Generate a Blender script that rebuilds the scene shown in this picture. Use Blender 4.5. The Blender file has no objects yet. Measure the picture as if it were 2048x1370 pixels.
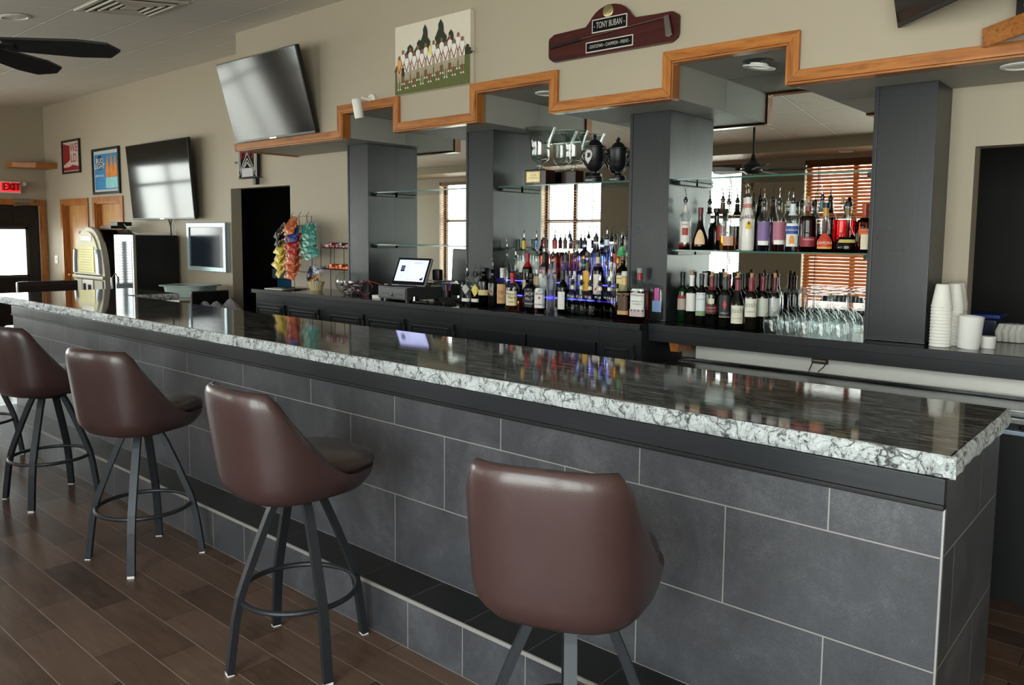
import bpy, bmesh, math, random
from mathutils import Vector, Matrix
PI = math.pi
R_ = math.radians
R = random.Random(7)
sc = bpy.context.scene
COL = bpy.context.collection

# ------------------------------------------------------------------ materials
def lin(h):
    h = h.lstrip('#')
    o = []
    for i in (0, 2, 4):
        c = int(h[i:i+2], 16) / 255
        o.append(c / 12.92 if c <= .04045 else ((c + .055) / 1.055) ** 2.4)
    return (o[0], o[1], o[2], 1)

class NT:
    def __init__(s, name):
        s.m = bpy.data.materials.new(name); s.m.use_nodes = True
        s.t = s.m.node_tree; s.t.nodes.clear()
        s.out = s.n('ShaderNodeOutputMaterial')
    def n(s, typ, **kw):
        d = s.t.nodes.new(typ)
        for k, v in kw.items():
            if k in d.inputs.keys():
                d.inputs[k].default_value = v
            else:
                setattr(d, k, v)
        return d
    def l(s, a, b): s.t.links.new(a, b)
    def math(s, op, a, b=None, c=None):
        d = s.t.nodes.new('ShaderNodeMath'); d.operation = op
        for i, v in enumerate((a, b, c)):
            if v is None: continue
            if isinstance(v, (int, float)): d.inputs[i].default_value = v
            else: s.l(v, d.inputs[i])
        return d.outputs[0]
    def mix(s, f, a, b, blend='MIX'):
        d = s.t.nodes.new('ShaderNodeMix'); d.data_type = 'RGBA'; d.blend_type = blend
        for i, v in ((0, f), (6, a), (7, b)):
            if isinstance(v, (int, float)): d.inputs[i].default_value = v
            elif isinstance(v, tuple): d.inputs[i].default_value = v
            else: s.l(v, d.inputs[i])
        return d.outputs[2]
    def ramp(s, f, pts, interp='LINEAR'):
        d = s.t.nodes.new('ShaderNodeValToRGB'); e = d.color_ramp.elements
        d.color_ramp.interpolation = interp
        e[0].position, e[0].color = pts[0]; e[1].position, e[1].color = pts[-1]
        for p, c in pts[1:-1]:
            k = e.new(p); k.color = c
        s.l(f, d.inputs[0]); return d.outputs[0]
    def coord(s, scale=(1, 1, 1), loc=(0, 0, 0), rot=(0, 0, 0), kind='Object'):
        tc = s.n('ShaderNodeTexCoord'); mp = s.n('ShaderNodeMapping')
        mp.inputs['Scale'].default_value = scale; mp.inputs['Location'].default_value = loc
        mp.inputs['Rotation'].default_value = rot
        s.l(tc.outputs[kind], mp.inputs[0]); return mp.outputs[0]
    def noise(s, vec, scale, detail=4, rough=.55, dist=0):
        d = s.n('ShaderNodeTexNoise', Scale=scale, Detail=detail, Roughness=rough, Distortion=dist)
        s.l(vec, d.inputs['Vector']); return d.outputs[0]
    def bump(s, h, strength=.2, dist=.01):
        d = s.n('ShaderNodeBump', Strength=strength, Distance=dist)
        s.l(h, d.inputs['Height']); return d.outputs[0]
    def prin(s, col=None, rough=.5, metal=0, normal=None, spec=.5, trans=0, ior=1.45, coat=0, coat_r=.05, alpha=1, emit=None, es=0):
        p = s.n('ShaderNodeBsdfPrincipled')
        def put(k, v):
            if v is None: return
            if hasattr(v, 'is_output'): s.l(v, p.inputs[k])
            else: p.inputs[k].default_value = v
        put('Base Color', col); put('Roughness', rough); put('Metallic', metal); put('Normal', normal)
        put('Specular IOR Level', spec); put('Transmission Weight', trans); put('IOR', ior)
        put('Coat Weight', coat); put('Coat Roughness', coat_r); put('Alpha', alpha)
        if emit is not None: put('Emission Color', emit); put('Emission Strength', es)
        s.l(p.outputs[0], s.out.inputs[0]); return p

MC = {}
def plain(col, rough=.5, metal=0, var=.06, spec=.5, trans=0, ior=1.45, coat=0, emit=0, bump=0, scale=30, name=None):
    """A procedural one-colour material: fine noise moves the colour a little, with optional bump."""
    key = (col, rough, metal, var, spec, trans, ior, coat, emit, bump, scale)
    if key in MC: return MC[key]
    t = NT(name or 'mat_' + col.strip('#'))
    v = t.coord(); nz = t.noise(v, scale, 3)
    c = lin(col)
    if trans:
        lo = c; hi = c
    else:
        lo = tuple(x * (1 - var) for x in c[:3]) + (1,); hi = tuple(min(1, x * (1 + var)) for x in c[:3]) + (1,)
    cc = t.mix(nz, lo, hi)
    nrm = t.bump(nz, bump, .004) if bump else None
    t.prin(cc, rough, metal, nrm, spec, trans, ior, coat, emit=c if emit else None, es=emit)
    MC[key] = t.m; return t.m

def thin_glass(name, tint='ffffff', fres=1.5, base=0.0):
    t = NT(name)
    tr = t.n('ShaderNodeBsdfTransparent'); tr.inputs[0].default_value = lin(tint)
    gl = t.n('ShaderNodeBsdfGlossy'); gl.inputs['Roughness'].default_value = .02
    lw = t.n('ShaderNodeLayerWeight', Blend=.5); r0_ = ((fres - 1) / (fres + 1)) ** 2 + base
    f = t.math('MULTIPLY_ADD', t.math('POWER', lw.outputs['Facing'], 4.0), .95 - r0_, r0_)
    mx = t.n('ShaderNodeMixShader'); t.l(f, mx.inputs[0]); t.l(tr.outputs[0], mx.inputs[1]); t.l(gl.outputs[0], mx.inputs[2])
    t.l(mx.outputs[0], t.out.inputs[0]); return t.m

def m_paint(name, col, rough=.55, b=.12):
    t = NT(name); v = t.coord(); n1 = t.noise(v, 1.2, 3); n2 = t.noise(v, 160, 2)
    c = lin(col); lo = tuple(x * .95 for x in c[:3]) + (1,); hi = tuple(min(1, x * 1.04) for x in c[:3]) + (1,)
    t.prin(t.mix(n1, lo, hi), rough, 0, t.bump(n2, b, .002), .35); return t.m

def m_blackwood(name, col='28292c', axis='X', rough=.30):
    t = NT(name); s = {'X': (2, 40, 40), 'Z': (40, 40, 2)}[axis]
    v = t.coord(s); n1 = t.noise(v, 3, 5, .6); v2 = t.coord(); n2 = t.noise(v2, 2.5, 3)
    c = lin(col); a = tuple(x * .75 for x in c[:3]) + (1,); b = tuple(x * 1.35 for x in c[:3]) + (1,)
    rr = t.math('MULTIPLY_ADD', n2, .16, rough - .08)
    t.prin(t.mix(n1, a, b), rr, 0, t.bump(n1, .12, .002), .38); return t.m

def m_oak(name, axis='X', c1='7a4416', c2='b06a2b', c3='c58440', rough=.38):
    t = NT(name); s = {'X': (1.2, 14, 14), 'Y': (14, 1.2, 14), 'Z': (14, 14, 1.2)}[axis]
    v = t.coord(s); n1 = t.noise(v, 2.2, 6, .62, 1.2); n2 = t.noise(t.coord(tuple(x * 3 for x in s)), 9, 3)
    c = t.ramp(n1, [(.3, lin(c1)), (.5, lin(c2)), (.72, lin(c3))])
    c = t.mix(t.math('MULTIPLY', n2, .35), c, lin(c1))
    t.prin(c, rough, 0, t.bump(n1, .08, .002), .45, coat=.25, coat_r=.2); return t.m

def m_tile(name, vec, w, h, off, base='46464a', lite='6c6c6e', grout='8d8985', mort=.0022, rough=.34):
    """Stone-look tile: vec = (coord expression builder) gives a vector whose x,y run along the tile plane."""
    t = NT(name); uv = vec(t)
    br = t.n('ShaderNodeTexBrick', Scale=1.0)
    br.offset = off; br.offset_frequency = 2; br.squash = 1
    br.inputs['Mortar Size'].default_value = mort; br.inputs['Mortar Smooth'].default_value = .1
    br.inputs['Brick Width'].default_value = w; br.inputs['Row Height'].default_value = h
    br.inputs['Bias'].default_value = 0
    br.inputs['Color1'].default_value = (.35, .35, .35, 1); br.inputs['Color2'].default_value = (.65, .65, .65, 1)
    t.l(uv, br.inputs['Vector'])
    v = t.coord(); n1 = t.noise(v, 3.2, 8, .66, .6); n2 = t.noise(v, 190, 4, .6); n3 = t.noise(v, 26, 5, .7)
    m = t.math('ADD', t.math('MULTIPLY', n1, .62), t.math('MULTIPLY', n3, .25))
    m = t.math('ADD', m, t.math('MULTIPLY', t.math('SUBTRACT', n2, .5), .45))
    sep = t.n('ShaderNodeSeparateColor'); t.l(br.outputs['Color'], sep.inputs[0])
    m = t.math('ADD', m, t.math('MULTIPLY', t.math('SUBTRACT', sep.outputs[0], .5), .22))
    b = lin(base); dk = tuple(x * .55 for x in b[:3]) + (1,)
    c = t.ramp(m, [(.2, dk), (.45, b), (.78, lin(lite))])
    c = t.mix(br.outputs['Fac'], c, lin(grout))
    hgt = t.math('SUBTRACT', t.math('MULTIPLY', n2, .15), br.outputs['Fac'])
    rr = t.math('MULTIPLY_ADD', n1, .2, rough - .1)
    t.prin(c, rr, 0, t.bump(hgt, .35, .003), .5); return t.m

def vec_xz(dx, dz):
    def f(t):
        sp = t.n('ShaderNodeSeparateXYZ'); t.l(t.coord(), sp.inputs[0]); cb = t.n('ShaderNodeCombineXYZ')
        t.l(t.math('ADD', sp.outputs[0], dx), cb.inputs[0]); t.l(t.math('ADD', sp.outputs[2], dz), cb.inputs[1]); return cb.outputs[0]
    return f
def vec_yz(dy, dz):
    def f(t):
        sp = t.n('ShaderNodeSeparateXYZ'); t.l(t.coord(), sp.inputs[0]); cb = t.n('ShaderNodeCombineXYZ')
        t.l(t.math('ADD', sp.outputs[1], dy), cb.inputs[0]); t.l(t.math('ADD', sp.outputs[2], dz), cb.inputs[1]); return cb.outputs[0]
    return f
def vec_xy(dx, dy):
    return lambda t: t.coord(loc=(dx, dy, 0))

def m_floor():
    t = NT('floor_plank_tile'); sp = t.n('ShaderNodeSeparateXYZ'); t.l(t.coord(), sp.inputs[0])
    row = t.math('DIVIDE', t.math('SUBTRACT', sp.outputs[1], .998), .157)
    ri = t.math('FLOOR', row); rf = t.math('FRACT', row)
    wn = t.n('ShaderNodeTexWhiteNoise', noise_dimensions='1D'); t.l(ri, wn.inputs['W'])
    k = t.math('MULTIPLY', ri, .5)
    u = t.math('ADD', t.math('DIVIDE', t.math('ADD', sp.outputs[0], 3.415), .609), t.math('ADD', k, t.math('MULTIPLY', wn.outputs[0], .25)))
    ui = t.math('FLOOR', u); uf = t.math('FRACT', u)
    gy = t.math('LESS_THAN', rf, .018); gx = t.math('LESS_THAN', uf, .0055)
    g = t.math('MAXIMUM', gx, gy)
    w2 = t.n('ShaderNodeTexWhiteNoise', noise_dimensions='2D'); cb = t.n('ShaderNodeCombineXYZ'); t.l(ri, cb.inputs[0]); t.l(ui, cb.inputs[1]); t.l(cb.outputs[0], w2.inputs['Vector'])
    n1 = t.noise(t.coord((1.5, 12, 1)), 3, 6, .62, .7); n2 = t.noise(t.coord(), 2.2, 5, .6); n3 = t.noise(t.coord(), 240, 2)
    m = t.math('ADD', t.math('MULTIPLY', n1, .5), t.math('MULTIPLY', n2, .4))
    m = t.math('ADD', m, t.math('MULTIPLY', t.math('SUBTRACT', w2.outputs[0], .5), .34))
    c = t.ramp(m, [(.25, lin('37251d')), (.5, lin('594437')), (.75, lin('6e574a'))])
    gcol = t.mix(gx, lin('96877a'), lin('17100c'))  # pale long lines, dark cross joints: specular glare put into the grout colour
    c = t.mix(g, c, gcol)
    rr = t.math('MULTIPLY_ADD', n2, .22, .2)
    t.prin(c, rr, 0, t.bump(t.math('SUBTRACT', t.math('MULTIPLY', n3, .1), g), .3, .003), .5); return t.m

def m_granite_top():
    t = NT('granite_polished'); v = t.coord((.55, 2.6, 1)); n1 = t.noise(v, 3.4, 9, .62, 1.6); n2 = t.noise(t.coord((1.2, 9, 1)), 6, 7, .7, 1.2)
    n3 = t.noise(t.coord((2, 5, 1)), 40, 4, .7)
    vein = t.math('ABSOLUTE', t.math('SUBTRACT', n1, .5)); vein2 = t.math('ABSOLUTE', t.math('SUBTRACT', n2, .52))
    c = t.ramp(n2, [(.34, lin('1e1e20')), (.5, lin('565553')), (.64, lin('93908b'))])
    c = t.mix(t.math('MULTIPLY', n3, .25), c, lin('242426'))
    c = t.mix(t.ramp(vein, [(0, (1, 1, 1, 1)), (.05, (0, 0, 0, 1))]), c, lin('08080a'))
    c = t.mix(t.ramp(vein2, [(0, (.6, .6, .6, 1)), (.035, (0, 0, 0, 1))]), c, lin('7d7c78'))
    t.prin(c, .04, 0, t.bump(n2, .02, .002), .5, ior=1.5); return t.m

def m_granite_edge():
    t = NT('granite_rockface'); v = t.coord((1, 1, 1))
    vo = t.n('ShaderNodeTexVoronoi', feature='DISTANCE_TO_EDGE', Scale=10.0)
    nz = t.n('ShaderNodeTexNoise', Scale=9.0, Detail=6); t.l(v, nz.inputs['Vector'])
    wv = t.n('ShaderNodeMix'); wv.data_type = 'RGBA'; wv.inputs[0].default_value = .18; t.l(v, wv.inputs[6]); t.l(nz.outputs['Color'], wv.inputs[7])
    t.l(wv.outputs[2], vo.inputs['Vector'])
    n2 = t.noise(t.coord((1, 1, .6)), 22, 8, .72, 2.5); n3 = t.noise(v, 4.0, 5, .6, 1); n4 = t.noise(v, 130, 3, .7)
    crack = t.ramp(vo.outputs['Distance'], [(0, (1, 1, 1, 1)), (.05, (0, 0, 0, 1))])
    crack = t.math('MULTIPLY', crack, t.ramp(n3, [(.34, (0, 0, 0, 1)), (.5, (1, 1, 1, 1))]))
    sp = t.ramp(n2, [(.40, (1, 1, 1, 1)), (.47, (0, 0, 0, 1))])
    v3 = t.n('ShaderNodeTexVoronoi', feature='DISTANCE_TO_EDGE', Scale=34.0); t.l(wv.outputs[2], v3.inputs['Vector'])
    patch = t.ramp(n3, [(.60, (0, 0, 0, 1)), (.70, (.8, .8, .8, 1))])
    dark = t.math('MAXIMUM', crack, t.math('MULTIPLY', sp, .9))
    dark = t.math('MAXIMUM', dark, t.math('MULTIPLY', t.ramp(v3.outputs['Distance'], [(0, (.8, .8, .8, 1)), (.045, (0, 0, 0, 1))]), t.ramp(n2, [(.45, (0, 0, 0, 1)), (.55, (1, 1, 1, 1))])))
    dark = t.math('MAXIMUM', dark, t.math('MULTIPLY', patch, t.ramp(n2, [(.4, (1, 1, 1, 1)), (.62, (0, 0, 0, 1))])))
    base = t.mix(n4, lin('aeb6ba'), lin('f6f8f7'))
    c = t.mix(dark, base, lin('1d1f21'))
    t.prin(c, .35, 0, t.bump(t.math('ADD', n2, t.math('MULTIPLY', n4, .5)), 1.0, .012), .6); return t.m

def m_ceiling():
    t = NT('ceiling_tile'); sp = t.n('ShaderNodeSeparateXYZ'); t.l(t.coord(), sp.inputs[0])
    gx = t.math('FRACT', t.math('DIVIDE', t.math('ADD', sp.outputs[0], 6.385), .6)); gy = t.math('FRACT', t.math('DIVIDE', t.math('SUBTRACT', sp.outputs[1], 2.385), .6))
    def line(g): return t.math('GREATER_THAN', t.math('ABSOLUTE', t.math('SUBTRACT', g, .5)), .484)
    g = t.math('MAXIMUM', line(gx), line(gy))
    def sh(g): return t.math('GREATER_THAN', t.math('ABSOLUTE', t.math('SUBTRACT', g, .5)), .466)
    gs = t.math('MAXIMUM', sh(gx), sh(gy))
    n1 = t.noise(t.coord(), 1.7, 5, .6, .5); n2 = t.noise(t.coord(), 130, 4, .7)
    c = t.mix(n1, lin('d3ccc2'), lin('dfd9d0'))
    c = t.mix(t.ramp(n1, [(.62, (0, 0, 0, 1)), (.7, (.35, .35, .35, 1))]), c, lin('b3a490'))
    c = t.mix(t.math('MULTIPLY', gs, .45), c, lin('6d665e'))
    c = t.mix(g, c, lin('fbf9f4'))
    hgt = t.math('ADD', t.math('MULTIPLY', n2, .25), t.math('SUBTRACT', t.math('MULTIPLY', g, 1.0), t.math('MULTIPLY', gs, .8)))
    t.prin(c, .7, 0, t.bump(hgt, .4, .006), .3); return t.m

def m_leather(name, col='3b2827'):
    t = NT(name); v = t.coord(); n1 = t.noise(v, 5, 5, .6); vo = t.n('ShaderNodeTexVoronoi', Scale=320.0); t.l(v, vo.inputs['Vector'])
    c = lin(col); a = tuple(x * .8 for x in c[:3]) + (1,); b = tuple(x * 1.25 for x in c[:3]) + (1,)
    t.prin(t.mix(n1, a, b), t.math('MULTIPLY_ADD', n1, .16, .3), 0, t.bump(vo.outputs['Distance'], .10, .0015), .55, coat=.35, coat_r=.18); return t.m

def m_brushed(name, col='c9cacb', rough=.28):
    t = NT(name); n = t.noise(t.coord((1, 60, 60)), 6, 4); c = lin(col)
    t.prin(t.mix(n, tuple(x * .85 for x in c[:3]) + (1,), c), t.math('MULTIPLY_ADD', n, .15, rough - .07), 1.0); return t.m

def m_mirror():
    t = NT('mirror_silver'); n = t.noise(t.coord(), 1.0, 1)
    t.prin(t.mix(n, lin('e4e8e4'), lin('eaeeea')), 0.0, 1.0); return t.m

W = dict(
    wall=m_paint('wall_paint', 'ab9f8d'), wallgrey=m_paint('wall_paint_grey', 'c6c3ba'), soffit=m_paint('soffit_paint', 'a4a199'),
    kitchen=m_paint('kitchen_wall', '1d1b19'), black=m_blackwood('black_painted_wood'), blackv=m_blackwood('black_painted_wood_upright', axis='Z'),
    blacktop=m_blackwood('black_counter_lacquer', '1a1a1c', 'X', .12),
    oak=m_oak('oak_along_x'), oaky=m_oak('oak_along_y', 'Y'), oakz=m_oak('oak_along_z', 'Z'),
    oakdoor=m_oak('oak_door', 'Z', 'a96f3c', 'c99556', 'd8aa6c', .42),
    floor=m_floor(), ceil=m_ceiling(), gtop=m_granite_top(), gedge=m_granite_edge(),
    tfront=m_tile('bar_tile_front', vec_xz(1.052, -.206), .617, .309, .5),
    tend=m_tile('bar_tile_end', vec_yz(-2.36, -.206), .617, .309, .5),
    tstep=m_tile('step_tile_front', vec_xz(1.983, 0), .305, .206, 0),
    tsteptop=m_tile('step_tile_top', vec_xy(1.983, -2.015), .305, .4, 0, base='1c1b1b', lite='302e2d', grout='4a4845', rough=.38),
    leather=m_leather('brown_leather'), leatherdk=m_leather('dark_brown_leather', '2b1f1d'),
    stool=plain('2b2d31', .42, .35, name='stool_metal'), mirror=m_mirror(), steel=m_brushed('brushed_steel'),
    chrome=plain('d8d8d8', .12, 1, .02), white=plain('e8e6e0', .45), grout=plain('8f8b86', .5), tv=plain('0a0a0b', .09, 0, .02, .45),
    tvframe=plain('0d0d0e', .3), blk=plain('0c0c0d', .4), blkgloss=plain('0a0a0b', .12), wglass=thin_glass('wine_glass_thin', 'fbfdfd', 1.45, .03), pane=thin_glass('window_glass', 'f4f8f7', 1.4),
    shelfglass=thin_glass('shelf_glass', 'cfe3dc', 1.5), shelfedge=plain('3f6a5f', .1, 0, .1, .6),
    wood_blind=plain('b5713a', .45, 0, .25, scale=6), wood_rail=plain('6b3a1c', .4, 0, .2, scale=6))

# ------------------------------------------------------------------ mesh builder
class B:
    def __init__(s): s.bm = bmesh.new(); s.m = 0; s.bev = False; s.lay = s.bm.faces.layers.int.new('done')
    def _paint(s):
        for f in s.bm.faces:
            if not f[s.lay]: f.material_index = s.m; f[s.lay] = 1
    def box(s, x0, x1, y0, y1, z0, z1, bev=0, seg=2, M=None):
        vs = [s.bm.verts.new(p) for p in ((x0,y0,z0),(x1,y0,z0),(x1,y1,z0),(x0,y1,z0),(x0,y0,z1),(x1,y0,z1),(x1,y1,z1),(x0,y1,z1))]
        fs = [s.bm.faces.new([vs[i] for i in q]) for q in ((0,3,2,1),(4,5,6,7),(0,1,5,4),(1,2,6,5),(2,3,7,6),(3,0,4,7))]
        if M is not None:
            for v in vs: v.co = M @ v.co
        if bev:
            s.bev = True; es = list({e for f in fs for e in f.edges})
            bmesh.ops.bevel(s.bm, geom=es, offset=bev, segments=seg, profile=.5, affect='EDGES', clamp_overlap=True)
        s._paint(); return s
    def prism(s, poly, axis, a, b, bev=0, M=None):
        """poly: 2-D outline; extruded along axis from a to b. axis 'y': poly is (x,z); 'z': (x,y); 'x': (y,z)."""
        mk = {'y': lambda p, t: (p[0], t, p[1]), 'z': lambda p, t: (p[0], p[1], t), 'x': lambda p, t: (t, p[0], p[1])}[axis]
        va = [s.bm.verts.new(mk(p, a)) for p in poly]; vb = [s.bm.verts.new(mk(p, b)) for p in poly]
        n = len(poly); fs = [s.bm.faces.new(va), s.bm.faces.new(list(reversed(vb)))]
        for i in range(n): fs.append(s.bm.faces.new((va[i], vb[i], vb[(i+1) % n], va[(i+1) % n])))
        if M is not None:
            for v in va + vb: v.co = M @ v.co
        if bev:
            s.bev = True; es = list({e for f in fs for e in f.edges})
            bmesh.ops.bevel(s.bm, geom=es, offset=bev, segments=2, profile=.5, affect='EDGES', clamp_overlap=True)
        bmesh.ops.recalc_face_normals(s.bm, faces=[f for f in s.bm.faces if not f[s.lay]])
        s._paint(); return s
    def face(s, pts):
        s.bm.faces.new([s.bm.verts.new(p) for p in pts]); s._paint(); return s
    def lathe(s, prof, seg=24, c=(0, 0, 0), expo=None, sx=1, sy=1, rot=0, cap0=True, cap1=True, M=None):
        """prof: (r, z) pairs; expo: superellipse exponent per ring (2 = round)."""
        rings = []
        for i, (r, z) in enumerate(prof):
            e = 2 if expo is None else (expo[i] if isinstance(expo, (list, tuple)) else expo)
            ring = []
            for k in range(seg):
                a = 2 * PI * (k + .5) / seg; ca, sa = math.cos(a), math.sin(a)
                q = (abs(ca) ** e + abs(sa) ** e) ** (-1 / e)
                x, y = r * q * ca * sx, r * q * sa * sy
                if rot: x, y = x * math.cos(rot) - y * math.sin(rot), x * math.sin(rot) + y * math.cos(rot)
                p = Vector((c[0] + x, c[1] + y, c[2] + z))
                ring.append(s.bm.verts.new(M @ p if M is not None else p))
            rings.append(ring)
        for a, b in zip(rings, rings[1:]):
            for k in range(seg): s.bm.faces.new((a[k], a[(k+1) % seg], b[(k+1) % seg], b[k]))
        if cap0: s.bm.faces.new(list(reversed(rings[0])))
        if cap1: s.bm.faces.new(rings[-1])
        s._paint(); return s
    def tube(s, path, r, seg=10, closed=False, flat=None, up=(0, 0, 1)):
        """round tube along path; flat=(w,h) gives a rectangular section."""
        P = [Vector(p) for p in path]; n = len(P); rings = []; prevN = None
        for i, p in enumerate(P):
            if closed: d = P[(i+1) % n] - P[i-1]
            else: d = P[min(i+1, n-1)] - P[max(i-1, 0)]
            d.normalize(); u = Vector(up)
            if abs(d.dot(u)) > .97: u = Vector((1, 0, 0)) if prevN is None else prevN
            N = (u - d * u.dot(d)).normalized(); prevN = N; Bn = d.cross(N)
            rr = r[i] if isinstance(r, (list, tuple)) else r
            if flat: offs = [(flat[0]/2, flat[1]/2), (-flat[0]/2, flat[1]/2), (-flat[0]/2, -flat[1]/2), (flat[0]/2, -flat[1]/2)]
            else: offs = [(rr*math.cos(2*PI*k/seg), rr*math.sin(2*PI*k/seg)) for k in range(seg)]
            rings.append([s.bm.verts.new(p + Bn*a + N*b) for a, b in offs])
        m = len(rings[0])
        for i in range(n if closed else n-1):
            a, b = rings[i], rings[(i+1) % n]
            for k in range(m): s.bm.faces.new((a[k], a[(k+1) % m], b[(k+1) % m], b[k]))
        if not closed: s.bm.faces.new(list(reversed(rings[0]))); s.bm.faces.new(rings[-1])
        s._paint(); return s
    def grid(s, fn, nu, nv, wrap=False):
        vs = [[s.bm.verts.new(fn(i/(nu if wrap else nu-1), j/(nv-1))) for j in range(nv)] for i in range(nu)]
        for i in range(nu if wrap else nu-1):
            for j in range(nv-1):
                s.bm.faces.new((vs[i][j], vs[(i+1) % nu][j], vs[(i+1) % nu][j+1], vs[i][j+1]))
        s._paint(); return s
    def mesh(s, me, M):
        o = len(s.bm.faces); tmp = bmesh.new(); tmp.from_mesh(me); tmp.transform(M); m2 = bpy.data.meshes.new('t'); tmp.to_mesh(m2); tmp.free()
        s.bm.from_mesh(m2); bpy.data.meshes.remove(m2)
        s.lay = s.bm.faces.layers.int['done']; s.bm.faces.ensure_lookup_table()
        for f in s.bm.faces[o:]: f[s.lay] = 0
        s._paint(); return s
    def data(s, name, mats, smooth=True, ang=28):
        me = bpy.data.meshes.new(name)
        for f in s.bm.faces: f.smooth = smooth
        s.bm.faces.layers.int.remove(s.lay); s.bm.to_mesh(me); s.bm.free()
        for m in (mats if isinstance(mats, (list, tuple)) else [mats]): me.materials.append(m)
        if smooth: me.set_sharp_from_angle(angle=math.radians(ang))
        return me
    def obj(s, name, mats, parent=None, loc=(0, 0, 0), rz=0, **kw):
        bv = s.bev
        o = link(name, s.data(name, mats, **{k: kw.pop(k) for k in ('smooth', 'ang') if k in kw}), parent, loc, rz, **kw)
        if bv: md = o.modifiers.new('shade', 'WEIGHTED_NORMAL'); md.keep_sharp = True; md.weight = 90
        return o

def link(name, me, parent=None, loc=(0, 0, 0), rz=0, **props):
    o = bpy.data.objects.new(name, me); COL.objects.link(o); o.location = loc; o.rotation_euler = (0, 0, rz)
    if parent: o.parent = parent
    for k, v in props.items(): o[k] = v
    return o
def thing(name, label, cat, loc=(0, 0, 0), rz=0, group=None, rot=None):
    o = bpy.data.objects.new(name, None); COL.objects.link(o); o.location = loc; o.rotation_euler = rot or (0, 0, rz)
    o.empty_display_size = .05
    o['label'] = label; o['category'] = cat
    if group: o['group'] = group
    return o
def dup(root, loc, rz=0, label=None, group=None):
    r = root.copy(); COL.objects.link(r); r.location = loc; r.rotation_euler = (0, 0, rz)
    if label: r['label'] = label
    if group: r['group'] = group
    for ch in list(root.children):
        c = ch.copy(); COL.objects.link(c); c.parent = r
        for g in list(ch.children):
            d = g.copy(); COL.objects.link(d); d.parent = c
    return r
def struct(o): o['kind'] = 'structure'; return o

_TX = {}
def text_mesh(s, size=1, ex=0, sp=1.0):
    key = (s, ex, sp)
    if key not in _TX:
        cu = bpy.data.curves.new('txt', 'FONT'); cu.body = s; cu.align_x = 'CENTER'; cu.align_y = 'CENTER'; cu.size = 1; cu.extrude = ex; cu.space_character = sp
        cu.resolution_u = 3
        o = bpy.data.objects.new('txt', cu); COL.objects.link(o)
        bpy.context.view_layer.update()
        _TX[key] = bpy.data.meshes.new_from_object(o.evaluated_get(bpy.context.evaluated_depsgraph_get()))
        bpy.data.objects.remove(o); bpy.data.curves.remove(cu)
    return _TX[key]
def fit(s, w, h):
    me = text_mesh(s); xs = [v.co.x for v in me.vertices]; ys = [v.co.y for v in me.vertices]
    return (w / (max(xs) - min(xs)), h / (max(ys) - min(ys)))
def FACE(x, y, z, s, sx=1):
    """matrix putting text on a plane that faces -Y"""
    return Matrix.Translation((x, y, z)) @ Matrix.Rotation(PI/2, 4, 'X') @ Matrix.Diagonal((s*sx, s, s, 1))
SKY, EXPO = 9.0, 0.68
# ------------------------------------------------------------------ room shell
XL, XR, YB, YW, YM, YF = -13.73, 3.2, 4.64, -1.44, 4.64, 3.975
SL = .134
def ceil_z(y): return 3.485 + SL * (y - 3.968)

struct(B().box(XL - .2, XR + .2, -1.7, 8.0, -.1, 0).obj('floor', W['floor'], smooth=False))
b = B(); yb0, yb1 = -.61, YB + .14
b.bm.faces.new([b.bm.verts.new(p) for p in ((XL, yb0, ceil_z(yb0)), (XL, yb1, ceil_z(yb1)), (XR, yb1, ceil_z(yb1)), (XR, yb0, ceil_z(yb0)))]); b._paint()
r = bmesh.ops.extrude_face_region(b.bm, geom=b.bm.faces[:])
for v in [g for g in r['geom'] if isinstance(g, bmesh.types.BMVert)]: v.co.z += .08
bmesh.ops.recalc_face_normals(b.bm, faces=b.bm.faces[:])
struct(b.obj('ceiling', W['ceil'], smooth=False))
# dropped soffit along the window wall
struct(B().box(XL, XR, -1.44, -.61, 2.738, 2.98).obj('ceiling_soffit_window', W['wall'], smooth=False))

def wall_with_holes(name, x0, x1, ya, yb, z0, z1, holes, mat):
    """holes: (xa, xb, za, zb) sorted in x, cut out of a slab."""
    b = B(); x = x0
    for xa, xb, za, zb in holes:
        b.box(x, xa, ya, yb, z0, z1)
        if za > z0: b.box(xa, xb, ya, yb, z0, za)
        if zb < z1: b.box(xa, xb, ya, yb, zb, z1)
        x = xb
    b.box(x, x1, ya, yb, z0, z1)
    return struct(b.obj(name, mat, smooth=False))
D1, D2 = (-13.06, -12.18), (-11.87, -11.02)
wall_with_holes('wall_back', XL, XR, YB, YB + .125, 0, 3.62, [(*D1, 0, 2.06), (*D2, 0, 2.06), (-8.193, -7.04, 0, 2.138), (-.91, 1.3, 1.1, 2.118)], W['wall'])
WIN = [(-13.25, -12.05, .74, 2.66, 8), (-11.19, -9.95, .74, 2.66, 6), (-8.67, -7.42, .74, 2.62, 6), (-6.25, -5.01, .74, 2.69, 10), (-4.11, -2.87, .74, 2.69, 52), (-2.35, -.45, .45, 2.69, None), (-.2, 1.4, .45, 2.69, None), (1.65, 3.05, .45, 2.69, None)]  # first and last three are unseen, added to let in more daylight
wall_with_holes('wall_window', XL, XR, YW - .2, YW, 0, 2.738, [w[:4] for w in WIN], W['wall'])
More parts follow.
